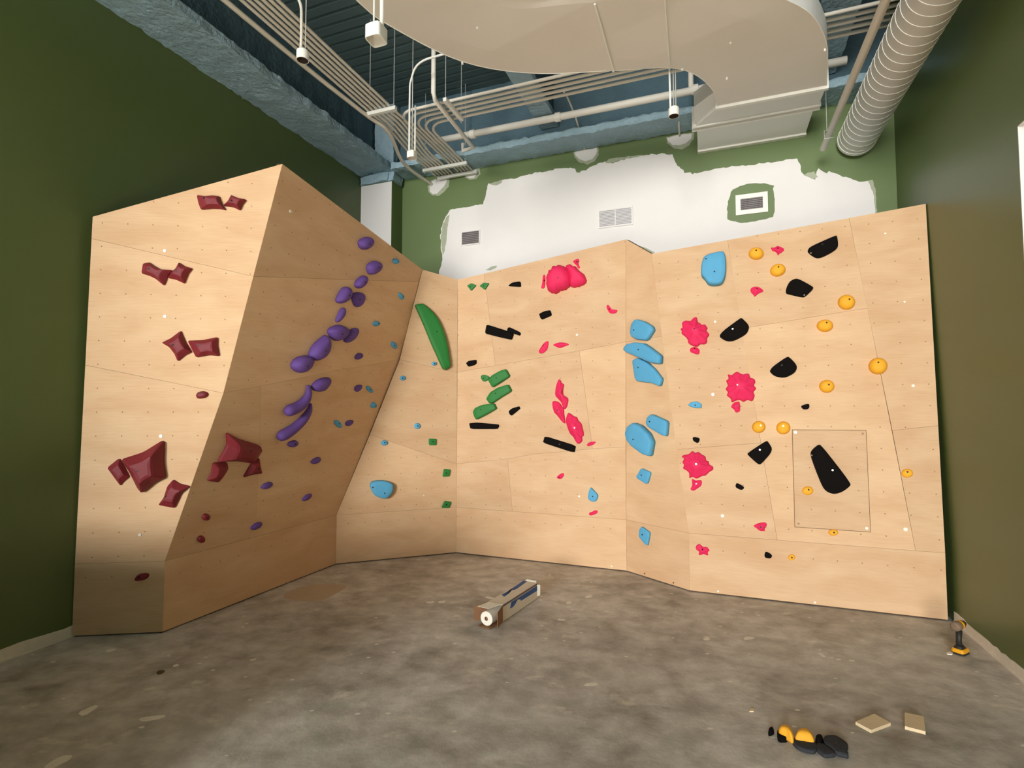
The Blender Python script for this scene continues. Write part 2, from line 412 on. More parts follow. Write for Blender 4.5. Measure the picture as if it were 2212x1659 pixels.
for pts, mi, off in ((px('q', [(640, 380), (662, 335), (700, 318), (795, 302), (815, 330), (806, 380), (770, 425), (735, 448), (680, 452), (650, 430)]), 2, .0008),
                     (px('q', [(652, 375), (672, 340), (705, 325), (780, 312), (795, 330), (780, 365), (750, 400), (715, 435), (680, 440), (660, 420)]), 1, .0016),
                     (px('q', [(925, 255), (1050, 230), (1060, 275), (1025, 320), (975, 326), (935, 305)]), 2, .0008),
                     (px('q', [(935, 262), (1035, 240), (1040, 270), (1010, 308), (970, 315), (942, 298)]), 1, .0016),
                     (px('t', [(510, 1210), (600, 1188), (710, 1175), (712, 1235), (680, 1285), (620, 1312), (555, 1292), (520, 1255)]), 2, .0008),
                     (px('t', [(518, 1215), (600, 1192), (698, 1180), (695, 1228), (660, 1265), (610, 1280), (560, 1270), (528, 1240)]), 1, .0016),
                     (px('t', [(1250, 1090), (1350, 1070), (1470, 1058), (1470, 1105), (1435, 1155), (1375, 1190), (1310, 1182), (1262, 1140)]), 2, .0008),
                     (px('t', [(1258, 1095), (1350, 1075), (1455, 1064), (1448, 1100), (1410, 1140), (1350, 1160), (1300, 1155), (1268, 1125)]), 1, .0016),
                     (px('q', [(745, 800), (760, 690), (790, 620), (815, 600), (800, 700), (790, 800), (775, 900), (760, 930)]), 2, .0014),
                     (px('q', [(1125, 358), (1180, 340), (1240, 322), (1230, 350), (1180, 375)]), 2, .0014),
                     (px('q', [(1820, 268), (1870, 250), (1850, 272)]), 2, .0014),
                     (px('q', [(1100, 1045), (1140, 1020), (1190, 1008), (1190, 1025), (1140, 1050)]), 2, .0014),
                     (px('r', [(300, 850), (360, 870), (420, 905), (400, 918), (340, 890)]), 2, .0014),
                     (px('r', [(20, 190), (60, 160), (240, 135), (330, 125), (330, 133), (245, 150), (150, 168), (60, 192)]), 2, .0014),
                     (px('r', [(1610, 290), (1640, 270), (1690, 255), (1720, 300), (1690, 316), (1640, 308)]), 2, .0014),
                     (px('r', [(2120, 330), (2160, 325), (2182, 420), (2192, 590), (2178, 590), (2160, 420)]), 2, .0014),
                     (px('r', [(1003, 500), (1020, 450), (1045, 400), (1100, 375), (1180, 355), (1290, 352), (1370, 370), (1365, 400), (1378, 480), (1380, 560), (1365, 620), (1300, 640), (1200, 660), (1110, 670), (1040, 655), (1000, 635), (995, 560)]), 0, .0016)):
    layer(m, pts, off, mi, 0.012)
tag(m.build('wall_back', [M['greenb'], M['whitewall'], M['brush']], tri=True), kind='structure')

# pilaster in the back left corner
m = MB()
m.prism([bs(BL, 6.74), bs(-4.47, 6.74), bs(-4.47, SB), bs(BL, SB)], Z * 5.36, 0)
m.prism([bs(BL + .002, 6.739), bs(-4.475, 6.739), bs(-4.475, 6.739, 5.35), bs(BL + .002, 6.739, 5.35)], -S * 0.001, 1)
tag(m.build('wall_pilaster', [M['greenb'], M['whitewall']]), kind='structure')

# unpainted strips along the foot of the side walls
def strip(name, b0, b1, s0, s1, h):
    m = MB(); n = 160; top = []
    for i in range(n + 1):
        t = s0 + (s1 - s0) * i / n
        top.append(bs(b0, t, h + 0.03 * noise.noise(V((t * 3, b0, 0))) + .012 * noise.noise(V((t * 14, b0, 3)))))
    pts = [bs(b0, s0), bs(b0, s1)] + top[::-1]
    m.prism(pts, B * (b1 - b0), 0)
    m.box(bs(b0 + (b1 - b0) * 1.5, (s0 + s1) / 2, 0.008), B * abs(b1 - b0) * 2, S * (s1 - s0), Z * 0.016, 0)
    tag(m.build(name, M['drywall'], tri=True), kind='structure')
strip('baseboard_left', BL, BL + 0.004, SF, 2.99, 0.10)
strip('baseboard_right', BR, BR - 0.004, SF, 5.93, 0.085)

# deck: corrugated sheet, flutes along B
m = MB(); pitch, dep = 0.152, 0.04
prof = []
s_ = SF
while s_ < SB:
    prof += [(s_, 0), (s_ + .108, 0), (s_ + .116, dep), (s_ + .144, dep)]
    s_ += pitch
prof.append((SB, 0))
nb = 50
vs = []
for i, (ps, pz) in enumerate(prof):
    for k in range(nb + 1):
        b_ = BL + (BR - BL) * k / nb
        w = 0.006 * noise.noise(V((b_ * 3, ps * 2, 0)))
        vs.append(bs(b_, ps + w, ZC + pz + w * .5))
m.add(vs, [(i * (nb + 1) + k, (i + 1) * (nb + 1) + k, (i + 1) * (nb + 1) + k + 1, i * (nb + 1) + k + 1) for i in range(len(prof) - 1) for k in range(nb)])
m.box(bs((BL + BR) / 2, (SB + SF) / 2, ZC + 0.12), B * (BR - BL + .3), S * (SB - SF + .3), Z * 0.1)
tag(m.build('ceiling', M['deck']), kind='structure')

# unseen low wall left of the camera, added to shade the lower left
m = MB(); m.prism([bs(BL, 1.1), bs(-2.7, 1.1), bs(-2.7, 1.25), bs(BL, 1.25)], Z * 1.02)
tag(m.build('wall_shade_blocker', M['green']), kind='structure')
# ------------------------------------------------------------------ beams with sprayed fireproofing
def jit(a):
    return lambda p: V((noise.noise(p * 7) + .8 * noise.noise(p * 17), noise.noise(p * 7 + V((5, 5, 5))) + .8 * noise.noise(p * 17 + V((3, 1, 2))), .5 * noise.noise(p * 7 + V((1, 7, 3))) + .9 * noise.noise(p * 17 + V((8, 1, 2))))) * a
def foambar(mb, P, L, U, W, a, nl, nu=4, nw=3, mi=0):
    """closed rough bar: corner P, length L, width U, height W"""
    j = jit(a)
    quadgrid(mb, P, L, U, nl, nu, j, mi); quadgrid(mb, P + W, L, U, nl, nu, j, mi)
    quadgrid(mb, P, L, W, nl, nw, j, mi); quadgrid(mb, P + U, L, W, nl, nw, j, mi)
    quadgrid(mb, P, U, W, nu, nw, j, mi); quadgrid(mb, P + L, U, W, nu, nw, j, mi)
def beam(name, P, L, U, w, zb, fh, web, label, cat='beam', a=0.02, seg=.04, grp=None, f2=0):
    t = thing(name, P, label=label, cat=cat, group=grp)
    n = int(L.length / seg)
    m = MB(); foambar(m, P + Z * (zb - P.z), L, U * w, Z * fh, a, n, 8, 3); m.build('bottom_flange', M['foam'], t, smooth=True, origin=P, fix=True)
    m = MB(); foambar(m, P + Z * (zb - P.z + fh) + U * web[0], L, U * (web[1] - web[0]), Z * (ZC - zb - fh + .01), a * .7, n, 2, 10); m.build('web', M['foam_shaded'], t, smooth=True, origin=P)
    return t
beam('steel_beam', bs(BL, SF, 5.5), S * (6.99 - SF), B, .58, 5.5, .10, (.06, .22), 'long blue sprayed steel beam running along the top of the left green wall')
beam('steel_beam', bs(-4.4, SB, 5.47), B * (6.3), -S, .42, 5.47, .09, (.04, .18), 'blue sprayed steel beam along the top of the back wall above the white primer')
beam('steel_joist', bs(-2.14, SF, 5.75), S * (6.83 - SF), B, .26, 5.75, .07, (.08, .18), 'blue joist crossing above the conduits, left of the curved duct end', a=.008, grp='blue ceiling joists')
beam('steel_joist', bs(1.05, SF, 5.75), S * (6.83 - SF), B, .34, 5.75, .07, (.10, .24), 'blue joist between the big curved duct and the round spiral duct', a=.008, grp='blue ceiling joists')
m = MB(); foambar(m, bs(-4.78, 6.72, 5.36), Z * (ZC - 5.36), B * .34, S * .26, .016, 22, 6, 4)
foambar(m, bs(BL + .01, 6.70, 5.36), Z * .12, B * .5, S * .32, .02, 3, 10, 6)
tag(m.build('steel_column', M['foam'], smooth=True, origin=bs(-4.78, 6.72, 5.36)), 'blue sprayed column stub standing on the white pilaster in the back left corner', 'column')

# ------------------------------------------------------------------ climbing wall
Fp = [(155, 1377), (351, 1368), (725, 1220), (985, 1195), (1354, 1235), (1490, 1278), (2048, 1342)]
Kp = [(162, 1215), (357, 1213), (727, 1112), (987, 1096), (1352, 1123), (1487, 1155), (2042, 1197)]
Tp = [(200, 468), (610, 354), (912, 582), (989, 604), (1352, 517), (1407, 548), (2000, 440)]
F = [at_z(*q) for q in Fp]
KH = 0.602
K = [f + Z * KH for f in F]
class Facet:
    def __init__(s, P, N):
        N = N.normalized()
        if N.dot(CAM - P) < 0: N = -N
        s.P = P; s.N = N
        s.u = Z.cross(N).normalized(); s.v = N.cross(s.u).normalized()
        if s.u.x < 0 and abs(s.u.x) > .5: s.u = -s.u
        if s.v.z < 0: s.v = -s.v
    def at(s, x, y, off=0.0): return at_plane(x, y, s.P + s.N * off, s.N)
    def uv(s, p): d = p - s.P; return (d.dot(s.u), d.dot(s.v))
    def w(s, a, b, off=0.0): return s.P + s.u * a + s.v * b + s.N * off
def vert(i):
    d = F[i + 1] - F[i]; return Facet(F[i], V((-d.y, d.x, 0)))
kick = [vert(i) for i in range(6)]
UPF = {}
def leaned(i, deg):
    v = (K[i + 1] - K[i]).normalized(); n = V((-v.y, v.x, 0))
    if n.y < 0: n = -n
    a = math.radians(deg)
    return Facet(K[i], v.cross(Z * math.cos(a) + n * math.sin(a)))
UPF['A'] = leaned(0, -.784); UPF['C'] = leaned(2, -.402); UPF['D'] = leaned(3, -.322)
T1 = UPF['A'].at(*Tp[1]); T2 = UPF['C'].at(*Tp[2]); T4 = UPF['D'].at(*Tp[4])
def avgplane(Ka, Kb, Ta, Tb):
    n1 = (Kb - Ka).cross(Ta - Ka).normalized(); n2 = (Kb - Ka).cross(Tb - Ka).normalized()
    if n1.dot(n2) < 0: n2 = -n2
    return Facet(Ka, n1 + n2)
P1 = UPF['A'].at(482.5, 849)
UPF['B'] = Facet(K[1], (K[2] - K[1]).cross(P1 - K[1]))          # lower part of the overhang
P2 = UPF['B'].at(863.5, 777)
UPF['H'] = Facet(P1, (P2 - P1).cross(T1 - P1))                   # upper part, slightly less steep
def bh(fk, x, y):
    if fk != 'B': return fk
    return 'H' if y < 849 + (x - 482.5) * (777 - 849) / (863.5 - 482.5) else 'B'
UPF['G'] = leaned(5, 4.3807)
T5 = UPF['G'].at(*Tp[5])
UPF['E'] = Facet(K[4], (K[5] - K[4]).cross(T4 - K[4]))
for i, k in enumerate('abcdef'): UPF[k] = kick[i]     # kick boards
cw = thing('climbing_wall', bs(-1.5, 6.5, 0), label='tall faceted birch plywood climbing wall standing along the back of the room', cat='climbing wall')

def inset(pts, d):
    n = len(pts); c = sum(pts, V((0, 0))) / n; out = []
    area = sum(pts[i].x * pts[(i + 1) % n].y - pts[(i + 1) % n].x * pts[i].y for i in range(n))
    sg = 1 if area > 0 else -1
    for i in range(n):
        a, b, c2 = pts[i - 1], pts[i], pts[(i + 1) % n]
        e1 = (b - a).normalized(); e2 = (c2 - b).normalized()
        n1 = V((-e1.y, e1.x)) * sg; n2 = V((-e2.y, e2.x)) * sg
        k = (n1 + n2); k = k / max(0.3, k.dot(n1))
        out.append(b + k * d)
    return out
def inside(p, poly):
    c = False; n = len(poly)
    for i in range(n):
        a, b = poly[i], poly[(i + 1) % n]
        if (a.y > p.y) != (b.y > p.y) and p.x < (b.x - a.x) * (p.y - a.y) / (b.y - a.y) + a.x: c = not c
    return c
def edgedist(p, poly):
    d = 9
    for i in range(len(poly)):
        a, b = poly[i], poly[(i + 1) % len(poly)]
        t = max(0, min(1, (p - a).dot(b - a) / max(1e-9, (b - a).length_squared)))
        d = min(d, (a + (b - a) * t - p).length)
    return d
GP = 0.2032
grid = {'A': (218.0, 582.8), 'H': (665.4, 516.2), 'B': (583.5, 872.1), 'C': (967.0, 886.6), 'D': (1316.7, 850.8), 'G': (2006.0, 829.8),
        'a': (184.8, 1247.8), 'b': (388.0, 1238.3), 'c': (789.1, 1128.3), 'd': (1318.6, 1142.1), 'f': (2033.0, 1231.5)}
def sheet(fk, pix, name='plywood_sheet', off=0.0, th=0.018, gap=0.0009, snap=None):
    f = UPF[fk]
    p2 = [V(f.uv(f.at(*q))) for q in pix]
    if fk in 'ABCDEG' and name != 'access_hatch':   # seat the lowest edge exactly on the kick seam
        p2 = [V((a.x, 0)) if abs(a.y) < .035 else a for a in p2]
        for k, q in enumerate(pix):
            for i in range(7):
                if q in (Kp[i], ) : p2[k] = V(f.uv(K[i]))
    if fk in 'abcdef':   # keep the kick board bottoms on the floor
        i = 'abcdef'.index(fk)
        base = [V(f.uv(F[i] + Z * .012)), V(f.uv(F[i + 1] + Z * .012)), V(f.uv(K[i + 1])), V(f.uv(K[i]))]
        p2 = base
    q2 = inset(p2, gap)
    m = MB()
    m.prism([f.w(a.x, a.y, off) for a in q2], -f.N * th, 0)
    if fk in grid:
        g = V(f.uv(f.at(*grid[fk])))
        one = fk in 'abcdef'
        for r in range(-20, 21):
            if one and r != 0: continue
            for c in range(-14, 15):
                p = g + V((c * GP, r * GP))
                if inside(p, p2) and edgedist(p, p2) > 0.012:
                    if fk in HSKIP and inside(p, HSKIP[fk]) and name != 'access_hatch': continue
                    m.disc(f.w(p.x, p.y, off + .0004), f.N, 0.0058, 8, 1)
    ob = m.build(name, [M['ply'], M['hole']], cw, uvf=lambda co: V(f.uv(co)))
    SHEETS.append((fk, p2, ob)); return ob
HSKIP = {}
SHEETS = []
hatch = [(1711.5, 928.5), (1870.5, 930), (1880, 1149), (1717.3, 1138)]
HSKIP['G'] = [V(UPF['G'].uv(UPF['G'].at(*q))) for q in hatch]
seams = [
 ('A', [(200, 468), (610, 354), (547, 597), (197.5, 515.2)]),
 ('A', [(197.5, 515.2), (547, 597), (482.5, 849), (184, 788.5)]),
 ('A', [(184, 788.5), (482.5, 849), (357, 1213), (162, 1215)]),
 ('H', [(610, 354), (912, 582), (904.5, 609), (743, 603.5), (547, 597)]),
 ('H', [(547, 597), (904.5, 609), (863.5, 777), (719, 801.7), (564, 834), (482.5, 849)]),
 ('B', [(482.5, 849), (564, 834), (552, 1162), (357, 1213)]),
 ('B', [(564, 834), (719, 801.7), (863.5, 777), (727, 1112), (552, 1162)]),
 ('C', [(912, 582), (989, 604), (987.6, 805.6), (863.5, 777)]),
 ('C', [(863.5, 777), (987.6, 805.6), (986.5, 1002.6), (799, 938.5)]),
 ('C', [(799, 938.5), (986.5, 1002.6), (987, 1096), (727, 1112)]),
 ('D', [(989, 604), (1045.6, 591), (1070, 789.5), (988, 804)]),
 ('D', [(1045.6, 591), (1352, 517), (1352, 738.5), (1251.5, 757.8), (1070, 789.5)]),
 ('D', [(988, 804), (1070, 789.5), (1251.5, 757.8), (1280, 969.5), (1149, 981.5), (1096.3, 991.5), (986.5, 1001.8)]),
 ('D', [(1251.5, 757.8), (1352, 738.5), (1352, 965), (1280, 969.5)]),
 ('D', [(986.5, 1001.8), (1096.3, 991.5), (1107, 1104.5), (987, 1096)]),
 ('D', [(1096.3, 991.5), (1149, 981.5), (1280, 969.5), (1352, 965), (1352, 1123), (1107, 1104.5)]),
 ('E', [(1352, 517), (1407, 548), (1430, 726.5), (1352, 739)]),
 ('E', [(1352, 739), (1430, 726.5), (1487, 1155), (1352, 1123)]),
 ('G', [(1407, 548), (1571.5, 518.5), (1643.5, 956.6), (1461, 970.9)]),
 ('G', [(1461, 970.9), (1643.5, 956.6), (1679, 1169.6), (1487, 1155)]),
 ('G', [(1571.5, 518.5), (1834, 470.8), (1874, 665.5), (1602, 709.5)]),
 ('G', [(1602, 709.5), (1874, 665.5), (1978, 1192.2), (1679, 1169.6), (1643.5, 956.6)]),
 ('G', [(1834, 470.8), (2000, 440), (2026.9, 919.5), (1927.4, 929.9)]),
 ('G', [(1927.4, 929.9), (2026.9, 919.5), (2042, 1197), (1978, 1192.2)]),
]
# re-seat the shared sheet edge so that the two planes meet along the kick seam
for k, pix in seams: sheet(k, pix)
for i, k in enumerate('abcdef'): sheet(k, [Fp[i], Fp[i + 1], Kp[i + 1], Kp[i]])
def infill(fa, fb, line):
    m = MB(); a = [fa.at(*q) - fa.N * .001 for q in line]; b = [fb.at(*q) - fb.N * .001 for q in line]
    n = len(line); m.add(a + b, [(i, i + 1, n + i + 1, n + i) for i in range(n - 1)])
    m.build('corner_infill', M['ply'], cw, uvf=lambda co: (co.x, co.z))
infill(UPF['H'], UPF['C'], [(863.5, 777), (904.5, 609), (912, 582)])
infill(UPF['B'], UPF['C'], [(727.5, 1111), (799, 938.5), (863.5, 777)])
infill(UPF['E'], UPF['G'], [(1486.6, 1153), (1430, 726.5), (1407, 548)])
# backing frame behind the sheets
m = MB()
BK = {'A': [K[0], K[1], (482.5, 849), Tp[1], Tp[0]], 'B': [K[1], K[2], (863.5, 777), (482.5, 849)], 'H': [(482.5, 849), (863.5, 777), Tp[2], Tp[1]],
      'C': [K[2], K[3], Tp[3], Tp[2], (863.5, 777)], 'D': [K[3], K[4], Tp[4], Tp[3]], 'E': [K[4], K[5], Tp[5], Tp[4]], 'G': [K[5], K[6], Tp[6], Tp[5]]}
for k, pl_ in BK.items():
    f = UPF[k]
    m.prism([(q if isinstance(q, V) else f.at(*q)) - f.N * 0.0185 for q in pl_], -f.N * 0.05)
for i in range(6):
    f = kick[i]
    m.prism([p - f.N * 0.0185 for p in (F[i] + Z * .001, F[i + 1] + Z * .001, K[i + 1], K[i])], -f.N * 0.06)
m.build('timber_backing', M['plyback'], cw)
# access hatch
G = UPF['G']
mm = MB(); p2 = HSKIP['G']
outer = inset(p2, -0.0035); inner = inset(p2, 0.001)
for i in range(4):
    j = (i + 1) % 4
    mm.prism([G.w(q.x, q.y, .0004) for q in (outer[i], outer[j], inner[j], inner[i])], G.N * 0.0004)
mm.build('hatch_gap', M['plyback'], cw)
sheet('G', hatch, 'access_hatch', off=0.0035, th=0.003, gap=0.001)

R.update({'a': (150, 340, 4.424), 'b': (150, 680, 4.424), 'c': (140, 1010, 4.424), 'd': (560, 440, 5.0273), 'e': (560, 740, 5.0273),
     'g': (540, 980, 4.424), 'h': (970, 520, 5.0273), 'i': (970, 780, 5.0273), 'j': (970, 1020, 4.424), 'k': (1330, 480, 5.0273),
     'l': (1330, 770, 5.0273), 'm': (1640, 430, 5.0273), 'n': (1640, 720, 5.0273), 'o': (1640, 960, 5.0273), 'p': (1330, 1040, 5.0273),
     'z': (1640, 1540, 10.0545)})
# white plastic caps and screw heads in the sheets
for fk, reg, pts, mt, r in (('A', 'a', [(912, 893), (914, 1520)], 'washer', .014), ('A', 'b', [(875, 1160)], 'washer', .015), ('A', 'c', [(718, 643)], 'washer', .012),
                        ('B', 'a', [(2110, 515)], 'washer', .013), ('D', 'h', [(1390, 1022)], 'washer', .013), ('D', 'i', [(1413, 1468)], 'washer', .012),
                        ('G', 'k', [(1080, 1082)], 'washer', .013), ('G', 'l', [(1055, 413)], 'washer', .016), ('G', 'p', [(1160, 373)], 'washer', .016),
                        ('f', 'p', [(1112, 1192), (2163, 1313)], 'washer', .010), ('G', 'n', [(1670, 570)], 'washer', .013), ('G', 'o', [(1588, 922)], 'washer', .017),
                        ('G', 'n', [(393, 1075)], 'washer', .016), ('G', 'o', [(1167, 910)], 'washer', .013), ('G', 'n', [(1123, 1090)], 'screw', .010), ('G', 'p', [(1985, 458)], 'screw', .010),
                        ('C', 'g', [(1660, 400)], 'washer', .008), ('G', 'm', [(1368, 375), (1578, 1117)], 'washer', .009), ('e', 'p', [(315, 1000), (628, 1100)], 'screw', .009),
                        ('d', 'j', [(1555, 898)], 'washer', .009)):
    for (a, b) in px(reg, pts):
        fk = bh(fk, a, b); f = UPF[fk]
        m = MB(); p = f.at(a, b); m.disc(p - f.N * .001, f.N, r, 14, 0, .0062)
        own = [o for k, poly, o in SHEETS if k == fk and inside(V(f.uv(p)), poly)]
        m.build('cap' if mt == 'washer' else 'screw', M[mt], own[-1] if own else cw, origin=p)

# ------------------------------------------------------------------ climbing holds
PROF = {
 'slab': [(1, 0), (1, .55), (.985, .78), (.95, .92), (.88, 1), (.5, 1.02), (.25, 1.02)],
 'dome': [(1, 0), (.985, .2), (.94, .42), (.86, .62), (.74, .79), (.58, .91), (.38, .98), (.18, 1)],
 'wedge': [(1, 0), (.98, .3), (.62, .82), (.50, .95), (.3, 1), (.12, 1)],
 'flower': [(1, 0), (.97, .28), (.86, .42), (.7, .52), (.5, .72), (.3, .95), (.14, 1)],
}
FLOOR = Facet(V((0, 0, 0)), Z); FLOOR.u = V((1, 0, 0)); FLOOR.v = V((0, 1, 0)); FLOOR.N = V((0, 0, 1))
ALLH = []
def hold(label, group, fk, reg, pts, kind, mt, h, bolts=(), rnd=2, apex=(0, 0), flat=False, lift=0.0, bm=None, cat='climbing hold', name='climbing_hold', wav=0):
    pix = px(reg, pts) if reg else pts
    fk = bh(fk, sum(q[0] for q in pix) / len(pix), sum(q[1] for q in pix) / len(pix))
    f = FLOOR if fk == 'floor' else UPF[fk]
    p2 = []
    for a, b in pix:
        p = f.at(a, b, lift + h * (0.35 if kind != 'slab' else 0.5)) if fk != 'floor' else at_z(a, b, lift + h * .4)
        p2.append(V(f.uv(p)))
    o = chaikin(p2, rnd, .22 if kind == 'dome' or rnd > 1 else .11) if rnd > 0 else (catmull(p2, 4) if rnd < 0 else p2)
    if kind == 'dome' and rnd > 0 and len(o) < 20: o = chaikin(o, 1)
    n = len(o); c = sum(o, V((0, 0))) / n
    size = max((q - c).length for q in o)
    if wav:
        o = [q + (q - c) * wav * math.sin(k * 2 * math.pi / n * 24) for k, q in enumerate(o)]
    prof = PROF[kind]; ap = V(apex) * size
    m = MB(); vs = []
    for k, z in prof:
        for q in o:
            w = c + (q - c) * k + ap * (1 - k)
            vs.append(f.w(w.x, w.y, lift + z * h))
    nr = len(prof)
    vs.append(f.w(c.x + ap.x, c.y + ap.y, lift + prof[-1][1] * h))
    fs = [(r * n + i, r * n + (i + 1) % n, (r + 1) * n + (i + 1) % n, (r + 1) * n + i) for r in range(nr - 1) for i in range(n)]
    fs += [((nr - 1) * n + i, (nr - 1) * n + (i + 1) % n, nr * n) for i in range(n)]
    fs.append(tuple(range(n))[::-1])
    m.add(vs, fs)
    org = f.w(c.x, c.y, lift)
    ob = m.build(name, M[mt], None, smooth=not flat, origin=org)
    if not flat:
        pass
    tag(ob, label, cat, group)
    ALLH.append(ob)
    if bolts:
        bvh = BVHTree.FromPolygons([tuple(v) for v in m.v], m.f)
        for bb in bolts:
            (a, b) = px(reg, [bb[:2]])[0] if reg else bb[:2]
            d = ray(a, b).normalized()
            hit, nn, ix, ds = bvh.ray_cast(CAM, d, 50)
            if hit is None: continue
            if nn.dot(d) > 0: nn = -nn
            steel = len(bb) > 2
            q = MB(); r = .0085 if not steel else .0085
            q.tube([hit - nn * .006, hit + nn * .0012], r, 10)
            q.build('bolt', M['steel' if steel else 'bolt'], ob, smooth=False, origin=hit)  # dark discs stand in for shaded holes, steel ones are bolts
    return ob
def ell(cx, cy, rx, ry, rot=0.0, n=14):
    r = []
    for k in range(n):
        a = 2 * math.pi * k / n
        x, y = rx * math.cos(a), ry * math.sin(a)
        r.append((cx + x * math.cos(rot) - y * math.sin(rot), cy + x * math.sin(rot) + y * math.cos(rot)))
    return r
def sausage(label, group, fk, reg, path, rad, mt, h):
    """curved tapering hold: a half-sunk tube following a bent line on the facet"""
    f = UPF[fk]; pp = px(reg, path)
    pts = [V(f.uv(f.at(a, b, h * .45))) for a, b in pp]
    s = R[reg][2]
    rr = []
    for (a, b), r in zip(pp, rad):
        q1 = V(f.uv(f.at(a, b))); q2 = V(f.uv(f.at(a, b + r / s)))
        rr.append((q1 - q2).length)
    P3 = [V((p.x, p.y, r)) for p, r in zip(pts, rr)]
    P3 = catmull(P3, 5, closed=False)
    cen = [f.w(p.x, p.y, p.z * .45) for p in P3]; rad3 = [p.z for p in P3]
    # rounded ends
    def ends(c, r, d):
        return [(c + d * r * math.sin(t), r * math.cos(t)) for t in (0.5, 0.9, 1.2, 1.42)]
    e = ends(cen[-1], rad3[-1], (cen[-1] - cen[-2]).normalized()); g = ends(cen[0], rad3[0], (cen[0] - cen[1]).normalized())
    cen = [a for a, _ in g[::-1]] + cen + [a for a, _ in e]; rad3 = [b for _, b in g[::-1]] + rad3 + [b for _, b in e]
    m = MB(); m.tube(cen, rad3, 16)
    for i, v in enumerate(m.v):   # flatten the back against the plywood
        d = (v - f.P).dot(f.N)
        if d < 0: m.v[i] = v - f.N * d
    org = sum(cen, V((0, 0, 0))) / len(cen)
    ob = m.build('climbing_hold', M[mt], None, smooth=True, origin=org)
    tag(ob, label, 'climbing hold', group); ALLH.append(ob)
    return ob

gA = 'dark red holds on the leftmost plywood panel'
def red(lab, fk, reg, pts, bolts, h=.06, g=gA, apex=(.1, 0)):
    hold(lab, g, fk, reg, pts, 'wedge', 'red', h, bolts, rnd=1, apex=apex, flat=True)
red('dark red concave oblong hold, left one of the topmost red pair', 'A', 'a', [(1210, 357), (1290, 366), (1360, 360), (1428, 366), (1440, 400), (1458, 450), (1493, 500), (1440, 488), (1360, 485), (1250, 494), (1228, 440)], [(1285, 388)], apex=(.3, 0))
red('dark red small diamond hold, right one of the topmost red pair', 'A', 'a', [(1542, 355), (1600, 382), (1690, 400), (1655, 440), (1628, 503), (1560, 470), (1460, 458), (1510, 415)], [(1550, 412)], apex=(.2, 0))
red('dark red bow-shaped hold, left one of the second red pair from the top', 'A', 'a', [(697, 1012), (760, 1000), (800, 1030), (870, 1068), (985, 1075), (935, 1130), (900, 1225), (820, 1160), (760, 1130), (682, 1105)], [(757, 1063)], apex=(.1, 0))
red('dark red flag-like hold, right one of the second red pair from the top', 'A', 'a', [(1042, 1000), (1095, 1035), (1172, 1058), (1130, 1110), (1095, 1205), (1010, 1165), (935, 1150), (975, 1085), (1010, 1060)], [(1018, 1083)], apex=(.15, .05))
red('dark red four-pointed star hold with bolt, left one of the third red pair', 'A', 'b', [(1060, 150), (1075, 190), (1110, 270), (1165, 355), (1100, 385), (1030, 445), (1000, 375), (950, 310), (875, 265), (960, 225)], [(988, 287)], apex=(.2, 0))
red('dark red rectangular hold with bolt, right one of the third red pair', 'A', 'b', [(1122, 245), (1270, 240), (1415, 210), (1412, 290), (1430, 395), (1330, 385), (1205, 408), (1165, 330)], [(1230, 290)], apex=(.25, 0))
hold('small dark red rounded hold under the lower seam of the leftmost panel', gA, 'A', 'b', [(1203, 770), (1225, 738), (1275, 727), (1318, 740), (1328, 765), (1300, 795), (1220, 805)], 'dome', 'red', .035, [(1248, 752)])
red('dark red narrow hold sticking out left behind the largest red hold', 'A', 'b', [(355, 1462), (470, 1370), (520, 1450), (570, 1550), (510, 1600), (482, 1635), (420, 1550)], [], .045, apex=(.1, .1))
red('largest dark red pyramid hold with long upper spike, low on the leftmost panel', 'A', 'b', [(480, 1380), (700, 1310), (888, 1193), (880, 1400), (902, 1560), (800, 1610), (680, 1709), (640, 1660), (560, 1500)], [(645, 1497)], .13, apex=(.1, -.05))
red('dark red four-pointed hold just right below the largest red hold', 'A', 'c', [(1030, 115), (1090, 155), (1195, 180), (1110, 250), (1045, 390), (960, 375), (888, 360), (940, 290), (975, 180)], [(965, 275)], apex=(.1, 0))
hold('small dark red oval hold alone on the kick board of the leftmost panel', gA, 'a', 'c', [(657, 1075), (690, 1025), (760, 1010), (802, 1018), (795, 1050), (760, 1075), (680, 1088)], 'dome', 'red', .035, [(710, 1050)])
gB = 'dark red holds on the overhanging panel'
red('large dark red pyramid hold with pointed top on the overhanging panel', 'B', 'b', [(1517, 1130), (1640, 1195), (1835, 1255), (1852, 1305), (1790, 1400), (1760, 1425), (1620, 1405), (1500, 1405), (1435, 1412), (1490, 1320), (1525, 1250)], [(1735, 1303)], .10, gB, apex=(.05, 0))
red('dark red blocky hold under the left corner of the overhang pyramid hold', 'B', 'b', [(1380, 1415), (1510, 1410), (1525, 1470), (1470, 1555), (1430, 1605), (1325, 1590), (1365, 1510)], [], .05, gB)
red('dark red triangular hold under the right corner of the overhang pyramid hold', 'B', 'b', [(1820, 1370), (1830, 1440), (1848, 1520), (1760, 1530), (1665, 1558), (1735, 1440), (1745, 1420)], [(1812, 1472)], .05, gB)
hold('small round dark red foot hold, upper of the two low on the overhang', gB, 'B', 'c', ell(1353, 475, 38, 33), 'dome', 'red', .03)
hold('small round dark red foot hold, lower of the two low on the overhang', gB, 'B', 'c', ell(1307, 687, 36, 36), 'dome', 'red', .03)
gP = 'purple holds on the overhanging panel'
def pur(lab, reg, pts, bolts=(), h=.06, rnd=2): hold(lab, gP, 'B', reg, pts, 'dome', 'purple', h, bolts, rnd=rnd)
pur('purple blob hold highest on the overhang, near its sloping top edge', 'd', [(1088, 420), (1110, 390), (1170, 362), (1215, 362), (1242, 395), (1230, 450), (1190, 490), (1150, 507), (1105, 480)], [(1203, 437)], .09)
